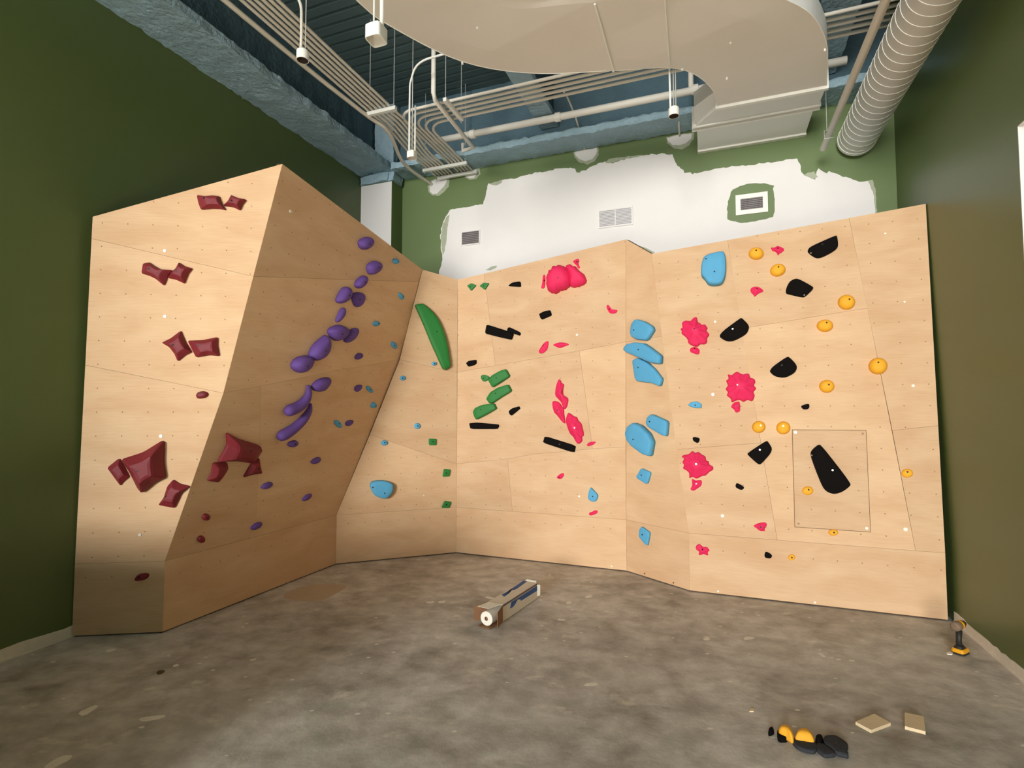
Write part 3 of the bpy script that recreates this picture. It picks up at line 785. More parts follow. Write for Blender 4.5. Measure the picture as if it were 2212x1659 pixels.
pur('purple egg-shaped hold, second from the top of the purple line', 'd', [(1178, 700), (1200, 650), (1270, 618), (1320, 635), (1335, 675), (1310, 730), (1250, 775), (1200, 770)], [(1303, 692)], .09)
pur('purple slanted oval hold, third from the top of the purple line', 'd', [(1045, 880), (1080, 820), (1130, 780), (1175, 785), (1175, 830), (1140, 890), (1095, 928), (1060, 910)], [(1155, 855)], .08)
pur('purple tall bean hold left beside the dark-faced triangular purple hold', 'd', [(845, 1050), (880, 970), (930, 905), (985, 903), (1005, 935), (995, 1000), (960, 1055), (905, 1090), (860, 1080)], [(983, 997)], .09)
pur('purple rounded triangle hold with shaded scoop, right of the tall bean hold', 'd', [(1013, 975), (1090, 960), (1140, 975), (1153, 1020), (1130, 1090), (1080, 1132), (1040, 1110), (1012, 1020)], [(1095, 1045)], .07)
pur('purple thin crescent hold just above the cluster of big purple blobs', 'd', [(830, 1275), (870, 1180), (910, 1125), (940, 1135), (940, 1190), (900, 1255), (855, 1298)], (), .05)
pur('large round purple hold at the middle of the purple line', 'd', [(755, 1385), (790, 1345), (870, 1315), (940, 1330), (980, 1370), (960, 1420), (910, 1475), (845, 1500), (790, 1460)], [(905, 1417)], .10)
pur('purple slanted hold touching the right side of the large round one', 'd', [(925, 1475), (975, 1390), (1030, 1350), (1085, 1352), (1085, 1395), (1040, 1470), (975, 1517), (932, 1505)], (), .06)
pur('large purple teardrop hold leaning down-left below the round one', 'e', [(600, 32), (690, -48), (745, -88), (778, -30), (765, 80), (710, 165), (640, 205), (595, 195), (550, 140)], [(728, 92)], .11)
pur('purple pear-shaped hold at the lower end of the upper purple chain', 'e', [(362, 255), (385, 200), (440, 160), (510, 145), (575, 150), (595, 190), (560, 270), (500, 325), (445, 337), (385, 300)], [(530, 260)], .11)
pur('small purple foot hold right of the big purple teardrop', 'e', [(1040, 165), (1060, 125), (1100, 110), (1133, 125), (1120, 165), (1085, 188), (1050, 185)], [(1112, 150)], .035)
pur('purple leaf-shaped hold pointing up-right at the top of the lower chain', 'e', [(580, 470), (640, 410), (710, 385), (780, 382), (783, 420), (740, 490), (690, 535), (630, 538), (590, 515)], (), .08)
sausage('upper one of the two long purple banana holds', gP, 'B', 'e', [(548, 492), (545, 560), (500, 640), (420, 705), (335, 740)], [24, 36, 50, 56, 58], 'purple', .07)
sausage('lower one of the two long purple banana holds', gP, 'B', 'e', [(575, 682), (552, 745), (490, 835), (395, 925), (300, 990), (255, 1012)], [16, 32, 44, 50, 56, 54], 'purple', .07)
pur('small purple foot hold beside an elongated pale blue hold', 'e', [(1035, 500), (1060, 465), (1125, 458), (1110, 505), (1070, 540), (1045, 530)], (), .035)
pur('small purple foot hold right of the lowest pale blue hold of the overhang', 'e', [(937, 875), (965, 845), (1030, 840), (1020, 880), (980, 908), (945, 905)], (), .03)
pur('small purple hold right under the lower banana hold', 'e', [(310, 1105), (340, 1075), (400, 1060), (432, 1085), (415, 1120), (370, 1142), (325, 1130)], [(395, 1105)], .04)
pur('small purple foot hold between the banana holds and the corner, alone', 'e', [(560, 1305), (590, 1265), (650, 1240), (678, 1262), (650, 1305), (590, 1325)], (), .035)
pur('small purple foot hold right of the dark red triangle hold', 'e', [(22, 1568), (60, 1530), (130, 1512), (157, 1530), (130, 1570), (70, 1597), (35, 1590)], (), .035)
pur('small purple foot hold, rightmost of the lowest three', 'g', [(500, 435), (535, 395), (590, 380), (597, 400), (560, 440), (510, 458)], (), .03)
pur('lowest purple foot hold, just above the kick board', 'g', [(5, 715), (45, 670), (110, 650), (123, 672), (90, 710), (30, 735)], (), .035)
gS = 'small pale blue foot holds'
def sm(lab, fk, reg, pts, b=(), h=.028): hold(lab, gS, fk, reg, pts, 'dome', 'sky', h, b, rnd=2)
sm('small pale blue foot hold nearest the top edge of the overhang', 'B', 'd', ell(1487, 626, 38, 30, .2), [(1510, 628)])
sm('small pale blue slanted foot hold, second from the overhang top', 'B', 'd', [(1510, 965), (1540, 968), (1577, 1005), (1570, 1040), (1550, 1047), (1522, 1015)], [(1565, 1005)])
sm('small pale blue foot hold level with the large round purple hold', 'B', 'd', ell(1275, 1303, 40, 28, -.1), [(1298, 1303)])
sm('small pale blue ragged foot hold beside the upper left end of the corner seam', 'B', 'd', [(1430, 1510), (1460, 1495), (1497, 1530), (1495, 1570), (1480, 1583), (1440, 1550)], [(1467, 1540)])
sm('small pale blue elongated foot hold right of a purple one', 'B', 'e', [(1158, 478), (1190, 470), (1243, 520), (1235, 548), (1205, 545), (1170, 510)], [(1207, 512)])
sm('small pale blue foot hold at the corner edge below the elongated one', 'B', 'e', ell(1245, 682, 32, 34), [(1268, 690)])
sm('small pale blue foot hold left of a purple one, lowest on the overhang', 'B', 'e', [(812, 855), (850, 838), (890, 870), (908, 920), (870, 930), (825, 890)], [(870, 882)])
sm('small pale blue foot hold at the foot of the long green blade hold', 'C', 'e', ell(1900, 228, 29, 22), [(1903, 229)])
sm('small pale blue foot hold second highest on the left inner panel', 'C', 'e', ell(1560, 386, 33, 27), [(1559, 386)])
sm('small pale blue foot hold third highest on the left inner panel', 'C', 'e', ell(1718, 906, 35, 33), [(1722, 906)])
sm('small pale blue foot hold above the bucket-shaped blue hold', 'C', 'e', ell(1360, 1090, 39, 30), [(1364, 1087)])
hold('bucket-shaped light blue hold low on the left inner panel', 'light blue holds', 'C', 'g', [(1143, 290), (1175, 262), (1260, 252), (1340, 272), (1372, 300), (1360, 375), (1310, 425), (1270, 432), (1190, 400), (1160, 350)], 'slab', 'sky', .08, [(1288, 378), (1175, 322)], rnd=2)
gG = 'green holds'
def gr(lab, fk, reg, pts, b=(), h=.04, rnd=1): hold(lab, gG, fk, reg, pts, 'slab', 'lgreen', h, b, rnd=rnd)
gr('small green square foot hold, highest of three beside the inner corner', 'C', 'e', [(1840, 1042), (1925, 1045), (1922, 1115), (1845, 1115)], [(1888, 1075)], .02)
gr('small green square foot hold, middle of three beside the inner corner', 'C', 'g', [(1853, 145), (1918, 152), (1905, 218), (1840, 220)], [(1878, 185)], .02)
gr('small green slanted square foot hold, lowest of three beside the inner corner', 'C', 'g', [(1860, 450), (1925, 462), (1905, 520), (1828, 518)], [(1878, 487)], .02)
hold('very long green blade-shaped hold left of the inner corner', gG, 'C', 'd', [(1690, 1100), (1720, 1090), (1775, 1083), (1800, 1100), (1880, 1170), (1940, 1250), (1990, 1360), (2030, 1480), (2055, 1600), (2068, 1700), (2077, 1773), (2015, 1808), (1990, 1785), (1865, 1508), (1780, 1300)], 'slab', 'lgreen', .07, [(1930, 1388)], rnd=1)
gr('small green fan-shaped hold, left one of the two at the top', 'D', 'h', [(195, 487), (245, 463), (298, 483), (240, 545)], [(232, 500)], .025)
gr('small green fan-shaped hold, right one of the two at the top', 'D', 'h', [(332, 492), (380, 455), (437, 462), (390, 535)], [(377, 490)], .025)
gr('small green rounded hold joined to the top green slab', 'D', 'i', [(345, 160), (380, 145), (430, 165), (442, 180), (410, 215), (375, 225), (350, 195)], [(377, 187)], .025, 2)
gr('green slab hold, top one of the three stacked slabs', 'D', 'i', [(425, 205), (470, 155), (560, 105), (620, 87), (663, 165), (560, 235), (472, 288)], [(512, 183)], .06)
gr('green slab hold with rounded left end, middle one of the three stacked slabs', 'D', 'i', [(405, 410), (450, 340), (530, 290), (645, 252), (683, 325), (560, 400), (480, 455), (440, 460)], [(505, 350)], .06)
gr('green slab hold, bottom one of the three stacked slabs', 'D', 'i', [(262, 550), (285, 510), (360, 475), (490, 458), (520, 515), (420, 575), (298, 637), (275, 600)], [(345, 525)], .06)
gK = 'black holds'
def bl(lab, fk, reg, pts, b=(), h=.05, rnd=2): hold(lab, gK, fk, reg, pts, 'slab', 'black', h, b, rnd=rnd)
bl('small black half-round hold high on the middle panel, right of the green fans', 'D', 'h', [(647, 487), (690, 455), (775, 443), (780, 500), (650, 492)], (), .035, 1)
bl('small black rectangular hold in the middle of the middle panel top', 'D', 'h', [(978, 795), (1040, 765), (1100, 755), (1115, 810), (1010, 855), (995, 845)], (), .035, 1)
bl('long black bar hold sloping down right, larger of the joined pair', 'D', 'h', [(407, 918), (430, 915), (630, 978), (700, 1010), (678, 1075), (560, 1050), (392, 1008)], (), .05, 1)
bl('short black bar hold attached to the right end of the sloping bar', 'D', 'h', [(640, 945), (660, 940), (765, 990), (778, 1010), (765, 1030), (700, 1010), (630, 980)], (), .035, 1)
bl('small black hold near the inner corner above the green slabs', 'D', 'h', [(185, 1330), (215, 1305), (295, 1292), (297, 1330), (275, 1350), (210, 1368)], (), .03, 1)
bl('small black slanted hold right of the bottom green slab', 'D', 'i', [(647, 548), (680, 515), (760, 490), (773, 515), (680, 593), (660, 580)], (), .03, 1)
bl('black level bar hold under the three green slabs', 'D', 'i', [(218, 675), (300, 667), (535, 688), (540, 705), (525, 738), (235, 738)], (), .04, 1)
bl('black bar hold sloping down right beneath the pink chain', 'D', 'i', [(1040, 815), (1375, 920), (1360, 997), (1018, 885)], [(1200, 903)], .045, 1)
gF = 'pink holds'
def pk(lab, fk, reg, pts, b=(), h=.035, rnd=-1, kind='flower'): hold(lab, gF, fk, reg, pts, kind, 'pink', h, b, rnd=rnd)
hold('huge pink lumpy hold, left mass of the brain-like pair', gF, 'D', 'h', [(1050, 420), (1062, 370), (1072, 360), (1080, 318), (1110, 310), (1125, 268), (1160, 272), (1190, 258), (1220, 265), (1260, 280), (1310, 330), (1335, 420), (1310, 480), (1260, 525), (1200, 540), (1160, 567), (1100, 560), (1060, 520)], 'dome', 'pink', .16, [(1183, 402)], rnd=-1, wav=.022)
hold('huge pink lumpy hold, right mass of the brain-like pair', gF, 'D', 'h', [(1260, 275), (1285, 258), (1310, 250), (1340, 270), (1370, 275), (1390, 300), (1440, 345), (1462, 360), (1480, 400), (1490, 435), (1465, 470), (1390, 500), (1320, 495), (1310, 400), (1290, 330)], 'dome', 'pink', .11, (), rnd=-1, wav=.022)
pk('small pink jagged hold sticking out left of the brain-like pair', 'D', 'h', [(1020, 375), (1042, 375), (1045, 440), (1035, 510), (1000, 512), (1010, 460)], [(1033, 432)], .03)
pk('small pink forked hold above right of the brain-like pair', 'D', 'h', [(1345, 220), (1370, 205), (1400, 195), (1413, 215), (1405, 250), (1420, 290), (1400, 300), (1385, 270), (1355, 240)], [(1387, 230)], .03)
pk('small pink bent hold near the right edge of the middle panel', 'D', 'h', [(1710, 705), (1730, 697), (1770, 745), (1820, 750), (1825, 770), (1795, 790), (1745, 785), (1715, 740)], [(1740, 742)], .03)
pk('pink slanted foot hold, left one of the pair below the black rectangle', 'D', 'h', [(1065, 1090), (1080, 1105), (1065, 1180), (1020, 1220), (985, 1222), (972, 1200), (1000, 1150), (1030, 1110)], [(1025, 1135)], .03)
pk('pink flat spindle foot hold, right one of the pair below the black rectangle', 'D', 'h', [(1130, 1128), (1200, 1103), (1270, 1110), (1300, 1128), (1260, 1145), (1200, 1165), (1150, 1145)], (), .03)
pk('pink twisted hold at the top of the pink chain', 'D', 'i', [(1190, 197), (1212, 215), (1218, 235), (1245, 255), (1238, 290), (1235, 340), (1245, 375), (1285, 400), (1290, 440), (1275, 500), (1250, 522), (1230, 490), (1215, 450), (1180, 410), (1150, 370), (1155, 290), (1172, 230)], (), .07)
pk('pink feather-shaped hold in the middle of the pink chain', 'D', 'i', [(1120, 440), (1160, 435), (1200, 455), (1222, 490), (1245, 520), (1248, 570), (1255, 620), (1260, 675), (1230, 665), (1170, 590), (1140, 560), (1130, 530), (1122, 500)], [(1177, 533)], .06)
pk('pink ribbed oval hold at the bottom of the pink chain', 'D', 'i', [(1285, 566), (1320, 575), (1350, 597), (1385, 610), (1400, 645), (1432, 680), (1445, 725), (1460, 800), (1440, 830), (1442, 870), (1400, 903), (1370, 870), (1345, 825), (1310, 790), (1285, 730), (1270, 680), (1265, 635)], [(1362, 725, 1)], .09)
pk('tiny pink hold right of the sloping black bar', 'D', 'i', [(1497, 905), (1530, 880), (1592, 877), (1570, 905), (1510, 925)], (), .022)
pk('tiny pink hold alone below the sloping black bar', 'D', 'i', [(1168, 1262), (1200, 1230), (1240, 1217), (1247, 1245), (1215, 1280), (1180, 1275)], [(1195, 1262)], .022)
pk('tiny pink twisted hold under the blue drop-shaped hold', 'D', 'j', [(1337, 390), (1360, 382), (1395, 365), (1420, 372), (1412, 395), (1375, 410), (1345, 415)], (), .022)
gU = 'light blue holds'
def bu(lab, fk, reg, pts, b=(), h=.06, rnd=1, kind='slab'): hold(lab, gU, fk, reg, pts, kind, 'sky', h, b, rnd=rnd)
bu('light blue drop-shaped hold low on the middle panel', 'D', 'i', [(1535, 1365), (1570, 1400), (1625, 1460), (1600, 1520), (1560, 1530), (1507, 1500), (1515, 1430)], [(1560, 1470)], .035, 2)
bu('light blue rounded hold highest on the narrow side panel', 'E', 'k', [(240, 1055), (320, 1080), (400, 1130), (415, 1175), (345, 1285), (240, 1275), (180, 1245), (165, 1200), (180, 1110), (210, 1065)], [(195, 1170)], .07)
bu('light blue long arched hold lying over the one beneath it', 'E', 'k', [(90, 1380), (120, 1330), (210, 1305), (310, 1315), (380, 1360), (495, 1450), (490, 1540), (380, 1525), (240, 1460), (120, 1410)], [(245, 1383)], .08)
bu('light blue wedge hold tucked under the long arched one', 'E', 'l', [(185, 45), (240, 14), (350, 66), (430, 140), (508, 245), (485, 325), (400, 290), (240, 270), (215, 240)], [(243, 120)], .06)
bu('light blue oblong hold by the right edge of the narrow side panel', 'E', 'l', [(395, 625), (570, 705), (555, 868), (500, 850), (360, 765), (335, 720), (350, 660)], [(367, 708)], .06)
bu('large light blue almond-shaped hold left below the oblong one', 'E', 'l', [(115, 830), (140, 760), (200, 718), (280, 750), (370, 840), (408, 930), (380, 1085), (300, 1060), (180, 970), (130, 900)], [(188, 900)], .09)
bu('small light blue square hold on the narrow side panel', 'E', 'l', [(280, 1212), (385, 1260), (345, 1393), (220, 1315)], [(277, 1290)], .03)
bu('small light blue kite-shaped hold on the narrow kick board', 'e', 'p', [(285, 490), (375, 555), (350, 695), (325, 685), (255, 600), (260, 520)], [(288, 578)], .03)
bu('big light blue shield-shaped hold high on the right panel', 'G', 'k', [(960, 365), (1160, 315), (1190, 350), (1200, 480), (1190, 600), (1150, 680), (1010, 685), (970, 620), (925, 580), (930, 460)], [(1072, 535), (980, 397)], .10, 2)
bu('small light blue flat hold between two pink flower holds', 'G', 'l', [(785, 525), (820, 497), (880, 487), (932, 515), (932, 560), (860, 560), (800, 540)], [(863, 530)], .03)
gY = 'yellow dome holds on the right panel'
def ye(lab, fk, reg, e, b, h=.05): hold(lab, gY, fk, reg, ell(*e), 'dome', 'yellow', h, [b], rnd=1)
ye('yellow dome hold highest, right of the big blue shield hold', 'G', 'k', (1527, 337, 85, 67), (1525, 305), .06)
ye('yellow tilted dome hold just below the highest pink splash hold', 'G', 'k', (1763, 517, 88, 68, -.25), (1768, 485), .06)
ye('yellow dome hold, third from the top, right of a black hold', 'G', 'm', (952, 1117, 97, 82), (980, 1087), .065)
ye('yellow dome hold below the seam, fourth from the top', 'G', 'm', (717, 1373, 92, 68), (733, 1342), .06)
ye('largest yellow dome hold, on the tall right seam', 'G', 'n', (1296, 353, 105, 92), (1294, 315), .075)
ye('yellow dome hold above the access hatch with small smudge', 'G', 'n', (738, 574, 85, 72), (757, 557), .06)
ye('yellow dome hold, left one of the level pair beside the hatch', 'G', 'l', (1555, 765, 75, 67), (1575, 750, 1), .055)
ye('yellow dome hold, right one of the level pair beside the hatch', 'G', 'l', (1822, 775, 79, 72), (1820, 755, 1), .055)
ye('yellow oval hold near the far right edge of the wall', 'G', 'n', (1610, 1520, 65, 49), (1611, 1505), .03)
ye('yellow oval hold inside the access hatch', 'G', 'o', (528, 503, 63, 49), (537, 492), .03)
ye('yellow oval hold on the lower edge of the access hatch', 'G', 'o', (806, 957, 55, 36), (812, 957), .025)
ye('smallest yellow disc hold on the right kick board', 'f', 'o', (353, 1228, 40, 33), (355, 1229), .018)
pk('pink splash-shaped hold between the two highest yellow holds', 'G', 'm', [(130, 525), (165, 525), (205, 507), (272, 540), (250, 575), (222, 590), (205, 608), (190, 580), (165, 565), (145, 560)], [(203, 533)], .035)
pk('pink splash-shaped hold alone under the highest yellow hold', 'G', 'k', [(1470, 715), (1520, 697), (1570, 710), (1605, 745), (1550, 775), (1510, 805), (1495, 785), (1468, 755)], [(1537, 722)], .035)
def fl_(lab, reg, pts, b): hold(lab, gF, 'G', reg, pts, 'flower', 'pink', .09, [b], rnd=-1)
fl_('pink scalloped flower hold, upper left one of three', 'k', [(880, 1028), (890, 1075), (915, 1090), (940, 1110), (970, 1106), (998, 1145), (988, 1175), (1018, 1215), (995, 1255), (992, 1300), (965, 1322), (920, 1322), (890, 1346), (840, 1340), (790, 1310), (780, 1270), (750, 1235), (715, 1205), (715, 1175), (703, 1155), (724, 1135), (720, 1085), (760, 1063), (810, 1066), (845, 1033)], (855, 1155))
pk('small pink hold hanging under the upper left flower hold', 'G', 'k', [(820, 1362), (870, 1353), (910, 1385), (905, 1430), (870, 1432), (850, 1425), (815, 1410), (805, 1385)], [(857, 1370)], .035)
fl_('pink scalloped flower hold, middle and roundest one of three', 'l', [(1320, 162), (1350, 176), (1385, 190), (1415, 182), (1450, 185), (1465, 225), (1505, 240), (1520, 275), (1505, 310), (1528, 345), (1500, 385), (1512, 425), (1485, 482), (1435, 470), (1390, 490), (1345, 470), (1300, 480), (1262, 495), (1248, 455), (1208, 420), (1218, 385), (1195, 350), (1218, 310), (1200, 262), (1226, 235), (1218, 193), (1260, 197), (1285, 178)], (1322, 308, 1))
pk('small pink hold hanging under the middle flower hold', 'G', 'l', [(1300, 495), (1345, 497), (1350, 590), (1305, 607), (1285, 575), (1255, 550), (1270, 515)], [(1325, 533, 1)], .035)
fl_('pink scalloped flower hold, lowest one of three, with pointed right lobe', 'l', [(830, 1028), (862, 1045), (900, 1038), (935, 1065), (972, 1085), (985, 1130), (1010, 1140), (1020, 1175), (1055, 1195), (1058, 1230), (1020, 1255), (975, 1295), (940, 1300), (880, 1327), (835, 1310), (800, 1322), (795, 1270), (768, 1240), (730, 1215), (740, 1178), (723, 1150), (740, 1110), (716, 1090), (735, 1072), (790, 1060)], (872, 1168, 1))
pk('small pink hold hanging under the lowest flower hold', 'G', 'l', [(830, 1332), (870, 1347), (930, 1345), (930, 1400), (880, 1440), (840, 1460), (812, 1440), (830, 1400)], [(875, 1382, 1)], .035)
pk('small pink heart-like foot hold left of the hatch bottom', 'G', 'p', [(1500, 482), (1560, 452), (1625, 447), (1643, 475), (1620, 510), (1620, 537), (1570, 538), (1530, 510)], [(1575, 497)], .03)
pk('small pink star-like foot hold on the kick board corner', 'f', 'p', [(875, 700), (910, 682), (950, 712), (990, 715), (1020, 750), (1000, 770), (1002, 805), (950, 790), (925, 803), (900, 795), (905, 765), (872, 738)], [(943, 740)], .03)
bl('black long rounded hold highest on the right panel', 'G', 'm', [(523, 560), (550, 520), (830, 397), (845, 405), (858, 490), (850, 530), (800, 570), (680, 632), (620, 637), (560, 600)], [(687, 490), (562, 586, 1)])
bl('black hold pointing right, second highest on the right panel', 'G', 'm', [(290, 1020), (295, 960), (330, 895), (385, 867), (430, 870), (585, 955), (588, 975), (510, 1050), (480, 1067), (330, 1032)], [(490, 1042, 1)])
bl('black leaf-like hold across the left seam of the right panel', 'G', 'k', [(1108, 1225), (1355, 1040), (1375, 1045), (1440, 1110), (1450, 1150), (1420, 1215), (1290, 1285), (1230, 1292), (1180, 1280)], [(1270, 1158, 1)])
bl('black shell-shaped hold right above the middle flower hold', 'G', 'n', [(100, 395), (300, 252), (330, 262), (400, 335), (412, 380), (385, 430), (300, 475), (240, 480), (160, 460)], [(245, 345)])
bl('tiny black half-round hold between two yellow domes', 'G', 'n', [(447, 787), (540, 760), (547, 800), (530, 825), (480, 828)], (), .025)
bl('tiny black hold left above the lowest pink flower hold', 'G', 'l', [(835, 870), (915, 885), (905, 930), (885, 943), (838, 915)], (), .025)
bl('black rounded square hold left of the access hatch', 'G', 'l', [(1430, 1050), (1635, 915), (1655, 925), (1712, 1020), (1580, 1170), (1550, 1175), (1435, 1070)], [(1565, 1013, 1), (1697, 1025, 1)])
hold('largest black blade hold bolted inside the access hatch', gK, 'G', 'o', [(555, 105), (580, 55), (640, 5), (670, 3), (998, 425), (980, 460), (900, 518), (815, 542), (745, 520), (695, 470), (620, 290)], 'slab', 'black', .07, [(797, 279, 1), (572, 118, 1)], rnd=2)
bl('tiny black hold right of the lowest pink flower hold', 'G', 'l', [(1300, 1400), (1315, 1370), (1395, 1415), (1390, 1440), (1360, 1452), (1305, 1425)], (), .025)
bl('tiny black hold on the right kick board left of the yellow disc', 'f', 'p', [(1630, 757), (1703, 800), (1685, 838), (1620, 828), (1615, 800)], (), .025)

# ------------------------------------------------------------------ things on the floor
gfl = 'loose holds lying on the floor'
def fh(lab, pts, kind, mt, h, lift=0.0, b=(), rnd=2): hold(lab, gfl, 'floor', 'z', pts, kind, mt, h, b, rnd=rnd, lift=lift)
fh('tiny black loose hold on the floor, leftmost of the loose holds', [(190, 430), (200, 370), (270, 320), (320, 350), (330, 420), (220, 470)], 'dome', 'black', .03)
fh('black loose hold on the floor propped under the left yellow hold', [(382, 440), (420, 425), (670, 530), (665, 560), (600, 575), (595, 600), (405, 598)], 'slab', 'black', .03)
fh('left one of the two yellow loose holds on the floor', [(400, 390), (440, 330), (540, 318), (640, 345), (740, 430), (760, 520), (745, 572), (690, 560), (600, 500), (450, 440)], 'dome', 'yellow', .06, .012)
fh('right one of the two yellow loose holds on the floor', [(770, 500), (800, 440), (940, 408), (1080, 430), (1180, 510), (1212, 600), (1190, 625), (1000, 600), (770, 560)], 'dome', 'yellow', .065)
fh('small black loose hold on the floor wedged between yellow hold and slabs', [(1215, 540), (1260, 512), (1380, 515), (1400, 580), (1330, 680), (1250, 640), (1215, 590)], 'dome', 'black', .04)
fh('grey-black loose slab hold in front of the yellow ones on the floor', [(685, 590), (800, 565), (1000, 580), (1180, 620), (1260, 690), (1230, 885), (960, 830), (830, 770), (740, 680)], 'slab', 'slate', .020, b=[(985, 635)])
fh('grey-black pointed loose slab hold, middle one on the floor', [(1240, 690), (1290, 660), (1380, 690), (1560, 800), (1670, 920), (1620, 940), (1420, 962), (1350, 900), (1240, 820)], 'slab', 'slate', .020, b=[(1300, 718)])
fh('grey-black shell-like loose slab hold, rightmost on the floor', [(1390, 560), (1450, 525), (1620, 512), (1740, 560), (1950, 710), (1900, 790), (1955, 970), (1800, 930), (1680, 900), (1560, 790), (1400, 690)], 'slab', 'slate', .024, b=[(1650, 650)])
def block(lab, pts):
    w = [at_z(a, b, .019) for a, b in pts]; m = MB()
    m.prism([p - Z * .0185 for p in w], Z * .0185)
    o = m.build('plywood_block', M['block'], None, origin=sum(w, V((0, 0, 0))) / 4 - Z * .019)
    tag(o, lab, 'wood block', 'plywood offcuts on the floor')
block('diamond-lying plywood offcut on the floor right of the loose holds', [(1888.6, 1541.6), (1924, 1561), (1881.7, 1576.8), (1848, 1558.8)])
block('squarish plywood offcut on the floor, the right one of two', [(1954.2, 1538.9), (1995.1, 1547.2), (1999.3, 1580), (1954.5, 1568.5)])
m = MB(); p = at_z(1624, 1536, .003)
m.prism([at_z(a, b, .0) for a, b in ((1619, 1538), (1622, 1532), (1629, 1533), (1628, 1538))], Z * .006)
tag(m.build('wood_chip', M['block'], None, origin=at_z(1624, 1536)), 'tiny pale wood chip on the floor up-left of the loose yellow holds', 'wood chip')
m = MB()
m.prism([at_z(a, b, .0) for a, b in ((2044, 1411), (2052, 1409), (2059, 1411), (2057, 1415), (2046, 1414))], Z * .008)
tag(m.build('plastic_scrap', M['paper'], None, origin=at_z(2051, 1412)), 'tiny white plastic scrap on the floor left of the drill battery', 'scrap')

# carton with a roll of film
P0 = V((-0.084, 4.84, 0)); D1 = V((.487, .873, 0)).normalized(); LF = V((-D1.y, D1.x, 0)); CL, CWd, CH = .69, .155, .155
ct = thing('film_carton', P0, label='long opened white and blue cardboard carton lying on the floor', cat='carton')
th = .004
m = MB()
ctr = P0 + D1 * CL / 2 + LF * CWd / 2
m.box(ctr + Z * (th / 2 + .001), D1 * CL, LF * CWd, Z * th, 0)
m.box(ctr + Z * (CH - th / 2), D1 * CL, LF * CWd, Z * th, 1)
m.box(P0 + D1 * CL / 2 + LF * th / 2 + Z * CH / 2, D1 * CL, LF * th, Z * (CH - .002), 1)
m.box(P0 + D1 * CL / 2 + LF * (CWd - th / 2) + Z * CH / 2, D1 * CL, LF * th, Z * (CH - .002), 1)
R['x'] = (1012, 1235, 13.167)
fr = Facet(P0, LF); top_P = P0 + Z * CH
def on_side(pts): return [at_plane(a, b, P0 - LF * .0006, LF) for a, b in px('x', pts)]
def on_top(pts): return [at_z(a, b, CH + .0006) for a, b in px('x', pts)]
def clampb(p):
    d = p - P0; t = max(0.002, min(CL - .004, d.dot(D1))); w = max(-.0006, min(CWd, d.dot(LF))); z = max(.004, min(CH + .0006, p.z))
    return P0 + D1 * t + LF * w + Z * z
sb = [clampb(p) for p in on_side([(1215, 860), (1420, 740), (1700, 560), (1960, 390), (1985, 440), (1985, 520), (1490, 830), (1480, 790), (1400, 790), (1330, 920), (1260, 1010), (1180, 1050), (1200, 950)])]
m.prism(sb, -LF * .0004, 2)
tb = [clampb(p) for p in on_top([(940, 650), (1120, 555), (1320, 420), (1640, 190), (1800, 195), (1370, 490), (1290, 520), (1150, 530), (1150, 620), (1010, 715)])]
m.prism(tb, Z * .0004, 2)
eb = [P0 - LF * .0006 + D1 * a + Z * b for a, b in ((.0, CH - .002), (CL, CH - .002), (CL, CH - .02), (0, CH - .02))]
m.prism(eb, -LF * .0004, 3)
m.build('box_body', [M['card'], M['cardw'], M['blue'], M['cardg']], ct, origin=P0, tri=True)
def flap(hinge, along, out, mt, nm='flap'):
    q = MB(); n = along.cross(out).normalized() * .003
    q.prism([hinge, hinge + along, hinge + along * .92 + out, hinge + along * .08 + out], n, 0)
    q.build(nm, M[mt], ct, origin=hinge)
flap(P0 + Z * .004, Z * (CH - .006), -D1 * .15 - LF * .035, 'card')
flap(P0 + LF * CWd + Z * .004, Z * (CH - .006), -D1 * .12 + LF * .07, 'card')
flap(P0 + Z * .002, LF * CWd, -D1 * .19 + Z * .001, 'card')
flap(P0 + LF * .01 + Z * CH, LF * (CWd - .02), -D1 * .115 + LF * .055 - Z * .012, 'cardw', 'top_flap')
for t0, al, ou in ((P0 + D1 * CL + Z * .02, Z * .12, D1 * .03 - LF * .02), (P0 + D1 * CL + LF * .01 + Z * CH, LF * .13, D1 * .025 + Z * .012)):
    flap(t0, al, ou, 'paper', 'end_flap')
q = MB()
ax0 = P0 + LF * (CWd * .5 + .0) - D1 * .15 + Z * .069; ax1 = P0 + LF * CWd * .5 + D1 * (CL - .03) + Z * .069
r = .061; prof = [(0, .02), (0, r - .004), (.004, r)]
seg = 28
def ringpts(c, rr):
    u = LF; w = Z
    return [c + u * math.cos(2 * math.pi * k / seg) * rr + w * math.sin(2 * math.pi * k / seg) * rr for k in range(seg)]
rings = [ringpts(ax0 + D1 * .25, .018), ringpts(ax0, .018), ringpts(ax0, r - .005), ringpts(ax0 + D1 * .004, r), ringpts(ax1, r), ringpts(ax1, .001)]
q.add([p for g in rings for p in g], [(i * seg + k, i * seg + (k + 1) % seg, (i + 1) * seg + (k + 1) % seg, (i + 1) * seg + k) for i in range(len(rings) - 1) for k in range(seg)])
roll = q.build('film_roll', M['paper'], None, smooth=False, origin=ax0)
tag(roll, 'white roll with hollow core poking out of the long carton', 'roll')
q = MB(); q.tube([ax0 + D1 * .002, ax0 + D1 * .24], .0178, 20, cap=False); q.tube([ax0 + D1 * .02, ax0 + D1 * .024], .0176, 20)
q.build('core', M['card'], roll, origin=ax0)

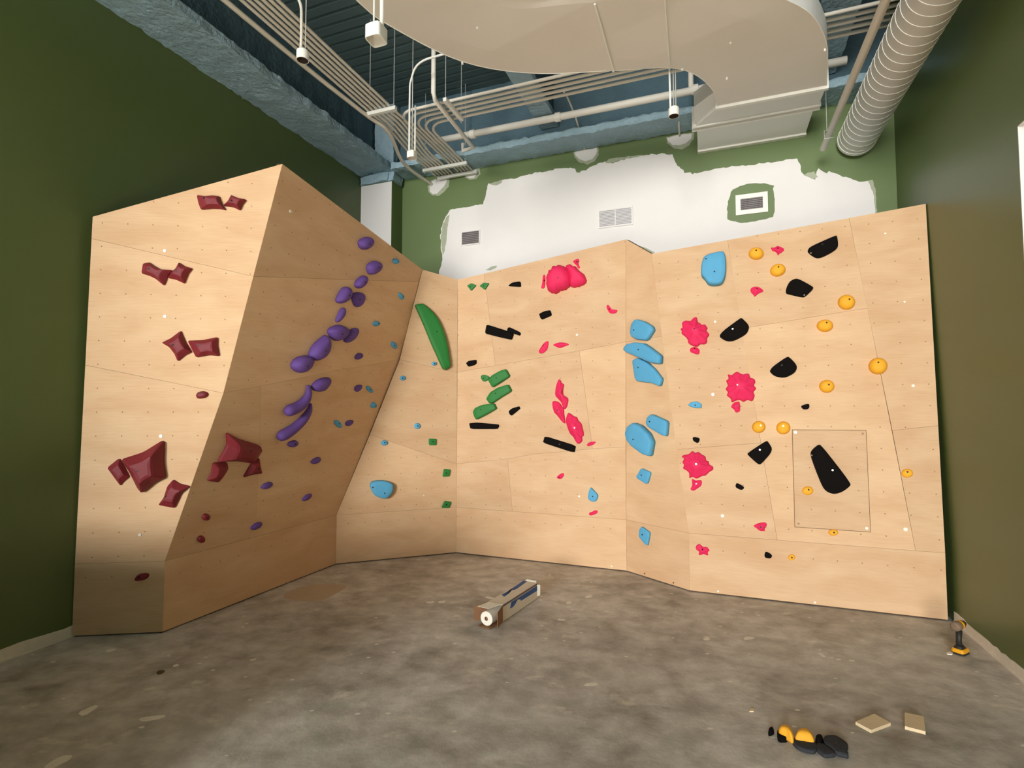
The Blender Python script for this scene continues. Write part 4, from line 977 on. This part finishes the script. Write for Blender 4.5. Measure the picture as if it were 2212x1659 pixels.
# cordless drill standing on its battery
dc = at_z(2075, 1411)
dr = thing('cordless_drill', dc, label='yellow and black cordless drill standing on its battery by the right wall', cat='drill')
fa = V((.80, .45, 0)).normalized(); fb = V((-fa.y, fa.x, 0))
def rbox(mb, c, lx, ly, lz, taper=1.0, mi=0, bev=.25):
    pts = []
    for k, (z, t) in enumerate(((-.5, .92), (-.38, 1.0), (.3, taper), (.5, taper * .88))):
        ring = []
        for a in range(16):
            an = 2 * math.pi * a / 16
            cx_, sy_ = math.cos(an), math.sin(an)
            e = 0.45
            x = math.copysign(abs(cx_) ** e, cx_) * .5 * lx * t; y = math.copysign(abs(sy_) ** e, sy_) * .5 * ly * t
            ring.append(V(c) + fa * x + fb * y + Z * (z * lz))
        pts.append(ring)
    o = mb.add([p for g in pts for p in g], [tuple(range(16))[::-1], tuple(48 + k for k in range(16))], mi)
    for i in range(3):
        for k in range(16):
            mb.f.append([o + i * 16 + k, o + i * 16 + (k + 1) % 16, o + (i + 1) * 16 + (k + 1) % 16, o + (i + 1) * 16 + k]); mb.m.append(mi)
q = MB(); rbox(q, dc + Z * .0075, .125, .085, .015, 1, 0); rbox(q, dc + Z * .029, .130, .088, .030, .90, 1)
q.build('battery', [M['toolK'], M['toolY']], dr, origin=dc, smooth=False)
q = MB(); rbox(q, dc - fa * .012 + Z * .056, .085, .062, .022, .7, 0)
q.tube([dc - fa * .018 + Z * .05, dc - fa * .020 + Z * .11, dc - fa * .012 + Z * .175], [.021, .0185, .022], 14, 0)
hnd = q.build('handle', M['toolK'], dr, origin=dc, smooth=True)
hc = dc - fa * .005 + Z * .215
q = MB(); q.tube([hc - fa * .075, hc - fa * .07, hc - fa * .02, hc - fa * .012], [.022, .033, .036, .034], 18)
q.build('motor_vent', M['toolG'], dr, origin=dc, smooth=True)
q = MB(); q.tube([hc - fa * .015, hc + fa * .035], [.034, .031], 18); q.build('body', M['toolY'], dr, origin=dc, smooth=True)
q = MB(); q.tube([hc + fa * .034, hc + fa * .05, hc + fa * .075, hc + fa * .085], [.026, .024, .020, .010], 16)
q.tube([hc + fa * .08, hc + fa * .105], .004, 8); q.build('chuck', M['toolK'], dr, origin=dc, smooth=True)
q = MB(); q.box(dc + fa * .012 + Z * .165, fa * .012, fb * .014, Z * .03); q.build('trigger', M['toolK'], hnd, origin=dc)

# ------------------------------------------------------------------ wall vents
def on_bk(x, y, off=.004): return at_plane(x, y, S * (SB - off), S)
def vent(label, x0, y0, x1, y1, frame, fm, gm, sm_, nx, ny, mullion=False, bars=True):
    a = on_bk(x0, y0); b = on_bk(x1, y1)
    bmin, bmax = a.dot(B), b.dot(B); z1, z0 = a.z, b.z
    o = bs((bmin + bmax) / 2, SB, (z0 + z1) / 2)
    t = thing('air_vent', o, label=label, cat='vent', group='air vents in the back wall')
    q = MB(); q.box(bs((bmin + bmax) / 2, SB - .004, (z0 + z1) / 2), B * (bmax - bmin), S * .006, Z * (z1 - z0)); q.build('backing', sm_, t, origin=o)
    q = MB(); fw = frame
    for (cb, cz, lb, lz) in (((bmin + bmax) / 2, z1, bmax - bmin + fw, fw), ((bmin + bmax) / 2, z0, bmax - bmin + fw, fw), (bmin, (z0 + z1) / 2, fw, z1 - z0 - fw), (bmax, (z0 + z1) / 2, fw, z1 - z0 - fw)):
        q.box(bs(cb, SB - .008, cz), B * lb, S * .018, Z * lz)
    if mullion: q.box(bs((bmin + bmax) / 2, SB - .010, (z0 + z1) / 2), B * .012, S * .014, Z * (z1 - z0))
    q.build('frame', fm, t, origin=o)
    q = MB()
    for k in range(nx):
        q.box(bs(bmin + (k + .5) / nx * (bmax - bmin), SB - .0085, (z0 + z1) / 2), B * .005, S * .004, Z * (z1 - z0))
    for k in range(ny):
        q.box(bs((bmin + bmax) / 2, SB - .0105, z0 + (k + .5) / ny * (z1 - z0)), B * (bmax - bmin), S * .006, Z * ((z1 - z0) / ny * .52))
    q.build('louvre', gm, t, origin=o)
vent('small grey grille vent, leftmost in the white primer', 997.5, 502, 1036, 526, .016, M['whitewall'], M['grille'], M['slot'], 18, 8)
vent('white double louvred vent in the middle of the white primer', 1293.5, 456, 1366, 484, .018, M['whitewall'], M['grille2'], M['slot2'], 0, 12, True)
vent('white framed grille vent surrounded by a green painted patch', 1594, 427, 1653.5, 453.5, .055, M['lip'], M['grille'], M['slot'], 20, 9)

# ------------------------------------------------------------------ ceiling services
ZCON = 5.425
def bez(p, n=8): return catmull(p, n, closed=False)
def conduit(name, label, pts, r, mt='conduit', cat='pipe', group=None, seg=8, parent=None):
    q = MB(); q.tube(pts, r, seg)
    o = q.build(name, M[mt], parent, smooth=True, origin=pts[0])
    if label: tag(o, label, cat, group)
    return o
def zp(x, y, z=ZCON): return at_z(x, y, z)
def tobs(p): return (p.dot(B), p.dot(S))
gL = 'conduits of the left rack'
# left bundle: run along S to the first strut, swing right, then on to the back wall
b1 = [tobs(zp(797 + i * 9.2, 240.5 - i * 2.1)) for i in range(6)]
b2 = [tobs(zp(922 + i * 7.1, 362.5 - i * 1.35)) for i in range(12)]
ords = ['outermost left', 'second', 'third', 'fourth', 'fifth', 'sixth']
for i in range(6):
    bb, ss = b1[i]; be, se = b2[i]
    pts = [bs(bb, SF, ZCON), bs(bb, 2.0, ZCON), bs(bb, ss + .15, ZCON)]
    mid = bez([V((bb, ss + .15, 0)), V((bb, ss + .4, 0)), V((be, ss + 1.1, 0)), V((be, ss + 1.4, 0))], 6)
    pts += [bs(p.x, p.y, ZCON) for p in mid[1:]] + [bs(be, SB - .02, ZCON)]
    conduit('conduit', '%s conduit from the left beam in the rack along the left side' % ords[i], pts, .0165, group=gL)
gR = 'conduits of the right rack'
rc = []
for j in range(5):
    y0 = 236 + j * 9.5
    ss = tobs(zp(893 + j * 1, y0))[1]; be = b2[7 + j][0] if j else b2[6][0]
    be = b2[6 + (4 - j) + 1][0] if False else b2[11 - (4 - j)][0]
    be = b2[7 + j][0] - .0
    rad = .22
    arc = [V((be + rad * (1 - math.cos(a)), ss + rad * (1 - math.sin(a)), 0)) for a in [math.pi / 2 * k / 6 for k in range(7)]]
    pts = [bs(1.9, ss, ZCON)] + [bs(p.x, p.y + .0, ZCON) for p in arc[::-1]] + [bs(be, SB - .02, ZCON)]
    conduit('conduit', 'conduit turning from the cross rack toward the back wall, %s of five' % ['outermost', 'second', 'third', 'fourth', 'innermost'][j], pts, .0175, group=gR)
# two fat conduits hugging the beam
for k, (xx, rr, lb) in enumerate(((484, .024, 'fat conduit closest to the left beam, beside the conduit rack'), )):
    bb, ss = tobs(zp(xx, 0, 5.38))
    b9, s9 = tobs(zp(775, 236, 5.38)); bz, sz = tobs(zp(940, 400, 5.35))
    pts = bez([bs(bb, SF, 5.38), bs(bb, 3, 5.38), bs(b9, s9, 5.38), bs(b9 + .06, s9 + .5, 5.36), bs(-3.98, 6.3, 5.34), bs(-3.95, SB - .01, 5.34)], 6)
    conduit('conduit', lb, pts, rr, group=gL)
def strut(label, b0, b1_, s0, z, hang=True, n=2, rods=True):
    o = bs((b0 + b1_) / 2, s0, z)
    t = thing('strut_hanger', o, label=label, cat='pipe hanger', group='trapeze strut hangers')
    q = MB(); q.box(o, B * abs(b1_ - b0), S * .042, Z * .042); q.build('channel', M['box'], t, origin=o)
    if rods:
        for bx in (b0 + .03, b1_ - .03):
            q = MB(); q.tube([bs(bx, s0, z - .05), bs(bx, s0, ZC + .02)], .005, 6); q.build('rod', M['wire'], t, origin=o)
s1 = b1[0][1]; strut('short white trapeze strut under the left conduit rack', b1[0][0] - .02, b1[5][0] + .08, s1, ZCON - .036)
s2 = tobs(zp(917, 365))[1]; strut('long white trapeze strut under both conduit racks, in front of the back wall', b2[0][0] - .06, b2[11][0] + .06, b2[0][1], ZCON - .036)
strut('white trapeze strut closest to the back wall under the conduits', b2[0][0] + .02, b2[11][0] + .08, SB - .06, ZCON - .04, rods=False)
o = bs(-2.62, 5.6, ZCON - .036)
t = thing('strut_hanger', o, label='slotted trapeze strut crossing under the right conduit rack', cat='pipe hanger', group='trapeze strut hangers')
q = MB(); sA, sB_ = tobs(zp(962, 210))[1] - .02, tobs(zp(996, 250))[1] + .02; bb = tobs(zp(975, 225))[0]
q.box(bs(bb, (sA + sB_) / 2, ZCON - .036), B * .042, S * (sB_ - sA), Z * .042); q.build('channel', M['box'], t, origin=o)
for sx in (sA + .02, sB_ - .02):
    q = MB(); q.tube([bs(bb, sx, ZCON - .09), bs(bb, sx, ZC + .02)], .005, 6); q.build('rod', M['wire'], t, origin=o)
# sprinkler piping
zs = 5.60
b0, s0 = tobs(zp(1215, 250, zs))
sp = thing('sprinkler_main', bs(-3.5, s0, zs), label='thick pale sprinkler main running parallel to the back wall', cat='pipe')
q = MB(); q.tube([bs(-3.55, s0, zs), bs(1.4, s0 + .03, zs)], .043, 14); q.build('pipe', M['pipe'], sp, origin=bs(-3.5, s0, zs), smooth=True)
for bb in (tobs(zp(1205, 252, zs))[0], -.12, -2.95):
    q = MB(); q.tube([bs(bb - .035, s0 + .01, zs), bs(bb + .035, s0 + .01, zs)], .056, 14); q.build('coupling', M['pipe'], sp, origin=bs(bb, s0, zs))
bb = tobs(zp(1493, 198, zs))[0]
q = MB(); q.tube([bs(bb, s0 + .015, zs), bs(bb, s0 + .015, ZC)], .03, 10); q.build('riser', M['pipe'], sp, origin=bs(bb, s0, zs), smooth=True)
z5 = 5.36
pA = zp(936, 212, z5); 
path = [V((pA.x, pA.y, ZC + .01)), V((pA.x, pA.y, z5 + .06)), pA + S * .04, zp(1022, 319, z5), zp(1000, 326, z5), zp(1000, 326, z5) + Z * .1]
conduit('sprinkler_branch', 'pale drop pipe coming down left of the curved duct and bending toward the back wall', path, .026, 'pipe', seg=10)
path = bez([at_z(1130, 146, 5.9), at_z(1010, 170, 5.9), at_z(926, 188, 5.9), at_z(900, 200, 5.85), at_z(892, 222, 5.6), at_z(890, 250, 5.4)], 5)
z7 = tobs(path[0])
# ---- hanging boxes (open-bottom pendant boxes on rods)
def pendant(label, x, y, depth, size, square, ups, thick=.008):
    d = ray(x, y); c = CAM + d * (depth / d.y)
    t = thing('pendant_box', c, label=label, cat='pendant light', group='white pendant boxes hanging from the ceiling')
    q = MB(); hgt = size * .85; n = 4 if square else 20
    outer, inner = [], []
    for k in range(24):
        an = 2 * math.pi * k / 24
        e = .38 if square else 1.0
        cx_, sy_ = math.cos(an), math.sin(an)
        v = B * math.copysign(abs(cx_) ** e, cx_) + S * math.copysign(abs(sy_) ** e, sy_)
        outer.append(v * size / 2); inner.append(v * (size / 2 - .005))
    rings = [[c + v * .85 + Z * hgt / 2 for v in outer], [c + v + Z * (hgt / 2 - .01) for v in outer], [c + v - Z * hgt / 2 for v in outer], [c + v - Z * hgt / 2 for v in inner]]
    q.add([p for g in rings for p in g], [tuple(range(24))] + [(i * 24 + k, i * 24 + (k + 1) % 24, (i + 1) * 24 + (k + 1) % 24, (i + 1) * 24 + k) for i in range(3) for k in range(24)])
    q.build('housing', M['box'], t, origin=c, smooth=False)
    q = MB(); rg = [[c + v - Z * hgt / 2 for v in inner], [c + v + Z * (hgt / 2 - .02) for v in inner]]
    q.add([p for g in rg for p in g], [(k, (k + 1) % 24, 24 + (k + 1) % 24, 24 + k) for k in range(24)] + [tuple(24 + k for k in range(24))])
    q.build('lamp_recess', M['boxin'] if not square else M['duct'], t, origin=c)
    for (nm, mt, rr, pth) in ups(c, hgt):
        q = MB(); q.tube(pth, rr, 8); q.build(nm, M[mt], t, origin=c, smooth=True)
    return t
def ups_a(c, h):
    t = c + Z * h / 2
    return [('conduit_stem', 'conduit', .013, bez([t - B * .02, t - B * .02 + Z * .25, t - B * .05 + Z * .45, t - B * .2 - S * .05 + Z * .62, t - B * .55 - S * .1 + Z * .72, V((t.x, t.y, 0)) - B * .9 - S * .15 + Z * (ZC + .02)], 5)),
            ('rod', 'wire', .004, [t + B * .025, V((t.x, t.y, ZC + .02)) + B * .025])]
pendant('small white round pendant box on a bent stem over the left conduits', 654, 120, 4.3, .10, False, ups_a)
def ups_b(c, h):
    t = c + Z * h / 2
    return [('rod', 'box', .006, [t - B * .02, V((t.x, t.y, ZC + .02)) - B * .02]), ('conduit_stem', 'box', .014, [t + B * .04, V((t.x, t.y, ZC + .02)) + B * .04])]
pendant('largest white square pendant box hanging at the top left of the duct', 813, 73, 3.3, .112, True, ups_b)
def ups_c(c, h):
    t = c + Z * h / 2
    r = [('conduit_stem', 'box', .011, bez([t - B * .035, t - B * .035 + Z * .6, t - B * .02 + Z * .80, t + B * .12 - S * .05 + Z * .93, t + B * .5 - S * .06 + Z * .95, t + B * 1.6 - S * .1 + Z * .95], 6)),
         ('rod', 'wire', .005, [t + B * .0, V((t.x, t.y, ZC + .02))]), ('stem', 'box', .009, [t + B * .036, t + B * .036 + Z * .5])]
    return r
pendant('small white pendant box hanging in front of the long trapeze strut', 890, 335, 5.6, .09, True, ups_c)
def ups_d(c, h):
    t = c + Z * h / 2
    return [('conduit_stem', 'box', .010, bez([t - B * .03, t - B * .035 + Z * .4, t - B * .05 + Z * .7, V((t.x, t.y, ZC)) - B * .1 - S * .05], 4)),
            ('rod', 'wire', .006, [t + B * .0, V((t.x, t.y, ZC)) + B * .0]), ('rod', 'wire', .006, [t + B * .02, V((t.x, t.y, ZC)) + B * .02])]
pendant('small white round pendant box hanging left of the duct outlet', 1455.5, 242, 5.0, .10, False, ups_d)
# bent conduit stubs that dive into the two right primer patches
for lab, pix, zz in (('bent conduit diving into the white patch in the middle of the green band', [(1217, 196), (1228, 215), (1246, 262), (1263, 322)], (5.55, 5.55, 5.5, 5.43)),
                     ('short thin conduit above the white patch next to the duct outlet', [(1466, 250), (1467, 275), (1468, 293)], (5.6, 5.55, 5.5))):
    s_0 = 6.0 if len(pix) == 4 else 6.7
    pts = [at_plane(a, b, S * (s_0 + (SB - .01 - s_0) * i / (len(pix) - 1)), S) for i, (a, b) in enumerate(pix)]
    conduit('conduit', lab, bez(pts, 5), .013, group='bent conduits ending at the back wall')

# ---- large curved rectangular duct
ZD, HD = 5.17, .225
far = [V(p) for p in [(-2.66, 1.5), (-2.66, 2.6), (-2.611, 3.403), (-2.506, 3.773), (-2.142, 4.384), (-1.584, 4.777), (-.816, 5.02), (-.352, 5.15), (-.106, 5.348), (.064, 5.693), (.111, 6.003)]]
near = [V(p) for p in [(1.146, 6.058), (1.073, 5.571), (1.0, 5.25), (.84, 4.88), (.619, 4.617), (.3, 4.34), (-.2, 4.04), (-.7, 3.95), (-1.2, 3.92), (-1.42, 3.72), (-1.60, 3.2), (-1.62, 2.4), (-1.62, 1.5)]]
farc = catmull(far, 5, closed=False); nearc = catmull(near, 5, closed=False)
dt = thing('air_duct', bs(-.8, 4.6, ZD), label='huge beige S-curved rectangular duct across the ceiling, ending at the back wall', cat='air duct')
dorg = bs(-.8, 4.6, ZD)
def resamp(p, n):
    L = [0]
    for i in range(1, len(p)): L.append(L[-1] + (p[i] - p[i - 1]).length)
    out = []
    for k in range(n):
        t = L[-1] * k / (n - 1); i = 0
        while i < len(L) - 2 and L[i + 1] < t: i += 1
        u = (t - L[i]) / max(1e-9, L[i + 1] - L[i]); out.append(p[i].lerp(p[i + 1], min(1, u)))
    return out
n = 161
fa_ = resamp(farc, n); na_ = resamp(nearc[::-1], n)
q = MB()
# bottom with shallow cross-breaks: each panel dips to a ridge between its corners
CR = [(at_z(933, 166, ZD), at_z(1350, -34, ZD)), (at_z(1380, 131, ZD), at_z(1790, -36, ZD))]
def dz(p, e):
    z = 0
    for a, b in CR:
        t = max(0, min(1, (p - a).dot(b - a) / (b - a).length_squared)); d = (a + (b - a) * t - p).length
        z = max(z, 1 - d / .5)
    return -.020 * z * min(1, e * 5)
nt_ = 40
vs = []
for i in range(n):
    for k in range(nt_ + 1):
        p = fa_[i].lerp(na_[i], k / nt_); vs.append(bs(p.x, p.y, ZD + dz(bs(p.x, p.y, ZD), min(k / nt_, 1 - k / nt_, i / 160, (160 - i) / 160))))
q.add(vs, [(i * (nt_ + 1) + k, (i + 1) * (nt_ + 1) + k, (i + 1) * (nt_ + 1) + k + 1, i * (nt_ + 1) + k + 1) for i in range(n - 1) for k in range(nt_)], 0)
for arr in (fa_, na_):
    q.add([bs(p.x, p.y, ZD) for p in arr] + [bs(p.x, p.y, ZD + HD) for p in arr], [(i, i + 1, n + i + 1, n + i) for i in range(n - 1)], 1)
q.add([bs(p.x, p.y, ZD + HD) for p in fa_] + [bs(p.x, p.y, ZD + HD) for p in na_], [(i, i + 1, n + i + 1, n + i) for i in range(n - 1)], 1)
q.add([bs(*fa_[0], ZD), bs(*na_[0], ZD), bs(*na_[0], ZD + HD), bs(*fa_[0], ZD + HD)], [(0, 1, 2, 3)], 1)
q.build('duct_body', [M['duct'], M['ductside']], dt, origin=dorg)
for arr in (fa_, na_):   # thin bright edge seams
    q = MB(); q.tube([bs(p.x, p.y, ZD - .001) for p in arr], .004, 6); q.build('edge_seam', M['lip'], dt, origin=dorg)
# standing seams across the duct
for p0, p1 in (((1268, -40), (1318, 154)), ((1428, -60), (1449, 147))):
    a = at_z(*p0, ZD - .004); b = at_z(*p1, ZD - .004); w_ = (b - a).normalized().cross(Z)
    q = MB(); q.prism([a - w_ * .035, b - w_ * .035, b + w_ * .035, a + w_ * .035], Z * .012); q.build('cross_seam', M['duct'], dt, origin=dorg)
def ductbox(nm, b0, b1_, s0, s1, z0, z1, mt):
    q = MB(); q.box(bs((b0 + b1_) / 2, (s0 + s1) / 2, (z0 + z1) / 2), B * (b1_ - b0), S * (s1 - s0), Z * (z1 - z0)); return q.build(nm, M[mt], dt, origin=dorg)
ductbox('flange', .09, 1.16, 6.01, 6.05, ZD - .03, ZD + HD, 'lip')
q = MB()  # flaring transition
A0 = [bs(.11, 6.05, ZD), bs(1.146, 6.05, ZD), bs(1.146, 6.05, ZD + HD), bs(-.14, 6.05, ZD + HD)]
q.add([bs(.11, 6.05, ZD), bs(1.14, 6.05, ZD), bs(1.13, 6.38, ZD), bs(-.13, 6.38, ZD), bs(-.13, 6.38, ZD + HD), bs(1.13, 6.38, ZD + HD), bs(1.14, 6.05, ZD + HD), bs(.11, 6.05, ZD + HD)],
      [(0, 1, 2, 3), (0, 3, 4, 7), (1, 6, 5, 2), (4, 5, 6, 7)])
q.add([bs(-.13, 6.05, ZD + .06), bs(.11, 5.8, ZD + .06), bs(.11, 5.8, ZD + HD), bs(-.13, 6.05, ZD + HD), bs(-.13, 6.38, ZD + .02), bs(-.13, 6.38, ZD + HD), bs(.12, 6.2, ZD + .04), bs(.12, 6.2, ZD + HD)],
      [(0, 1, 2, 3), (0, 3, 5, 4), (0, 4, 6, 1)])
q.build('transition', M['ductside'], dt, origin=dorg)
ductbox('flange', -.16, 1.15, 6.36, 6.385, ZD - .015, ZD + HD + .01, 'lip')
ductbox('flexible_connector', -.13, 1.12, 6.385, 6.44, ZD + .012, ZD + HD, 'canvas')
ductbox('flange', -.165, 1.155, 6.44, 6.465, ZD - .012, ZD + HD + .01, 'lip')
ductbox('end_section', -.11, 1.093, 6.465, SB - .03, ZD, ZD + HD, 'ductside')
ductbox('flange', -.115, 1.1, SB - .06, SB - .002, ZD - .022, ZD + HD, 'lip')
# threaded cables and support straps under the duct
for lab, p0, p1 in (('strap', (1285, 9), (1325, 152)), ('strap', (1432, -60), (1447, 146))):
    q = MB(); a = at_z(*p0, ZD - .03); b = at_z(*p1, ZD - .03)
    q.tube([a, b], .008, 6); q.build('support_strap', M['lip'], dt, origin=dorg)
for (a, b) in ((1031, 60), (1578, 92), (999, 136), (1325, 153), (1474, 150), (1570, 170), (1782, 108)):
    q = MB(); c = at_z(a, b, ZD - .012); q.tube([c - Z * .012, c + Z * .03], .010, 8); q.build('rivet', M['lip'], dt, origin=dorg)

# ---- spiral duct and the pipe beside it
bc, zc_, rs = 1.60, 4.99, .194
sd = thing('spiral_duct', bs(bc, 5, zc_), label='round grey-white spiral duct running along the right wall to the back wall', cat='air duct')
q = MB(); q.tube([bs(bc, SF, zc_), bs(bc, 1, zc_), bs(bc, 6.94, zc_)], rs, 40, cap=True); q.build('tube', M['ductside'], sd, origin=bs(bc, 5, zc_), smooth=True)
hel = []
turns = int((6.94 - 1.0) / .115)
for i in range(turns * 28):
    a = 2 * math.pi * i / 28; hel.append(bs(bc + math.cos(a) * (rs + .001), 1.0 + .115 * i / 28, zc_ + math.sin(a) * (rs + .001)))
q = MB(); q.tube(hel, .0028, 6); q.build('spiral_seam', M['lip'], sd, origin=bs(bc, 5, zc_), smooth=True)
q = MB(); q.tube([bs(bc, 6.9, zc_), bs(bc, 6.945, zc_)], rs + .006, 40); q.build('end_collar', M['ductside'], sd, origin=bs(bc, 5, zc_))
bp, zpz = 1.215, 4.82
pp = thing('drain_pipe', bs(bp, 5, zpz), label='straight pale pipe hanging alongside the left of the spiral duct', cat='pipe')
q = MB(); q.tube([bs(bp, SF, zpz), bs(bp, 6.68, zpz)], .034, 14); q.build('pipe', M['pipe'], pp, origin=bs(bp, 5, zpz), smooth=True)
hs = 6.35
q = MB(); q.tube([bs(bp - .045, hs, zpz - .045), bs(bp + .045, hs, zpz - .04), bs(bp + .045, hs, zpz + .045), bs(bp - .045, hs, zpz + .045), bs(bp - .045, hs, zpz - .045)], .004, 6)
q.tube([bs(bp - .02, hs, zpz + .045), bs(bp - .02, hs, ZC)], .004, 6); q.build('hanger', M['wire'], pp, origin=bs(bp, 5, zpz))

# ------------------------------------------------------------------ light
w = bpy.data.worlds.new('world'); bpy.context.scene.world = w; w.use_nodes = True
w.node_tree.nodes['Background'].inputs[0].default_value = (0.80, 0.90, 1.0, 1)
w.node_tree.nodes['Background'].inputs[1].default_value = 0.6
def area(name, loc, target, sx, sy, power, col):
    l = bpy.data.lights.new(name, 'AREA'); l.shape = 'RECTANGLE'; l.size = sx; l.size_y = sy; l.energy = power; l.color = col
    o = bpy.data.objects.new(name, l); C.objects.link(o); o.location = loc
    o.rotation_euler = (V(target) - V(loc)).to_track_quat('-Z', 'Z').to_euler()
    return o
area('window_daylight', bs(-4.0, -38, 5.6), bs(-1.6, 6, 2.0), 11.0, 10.0, 19500, (1.0, 0.97, 0.93))
floor_fill = area('added_floor_bounce', bs(-.9, SF + .1, 5.9), bs(-.9, -1.9, 0), 4.5, .8, 650, (1.0, .95, .86))  # added lamp: floor behind the camera bounces it up to the ducts
floor_fill.data.spread = math.radians(50)
sc = bpy.context.scene
sc.view_settings.view_transform = 'Standard'
sc.view_settings.look = 'None'
sc.view_settings.gamma = 1
sc.view_settings.exposure = -0.12
sc.view_settings.use_curve_mapping = False
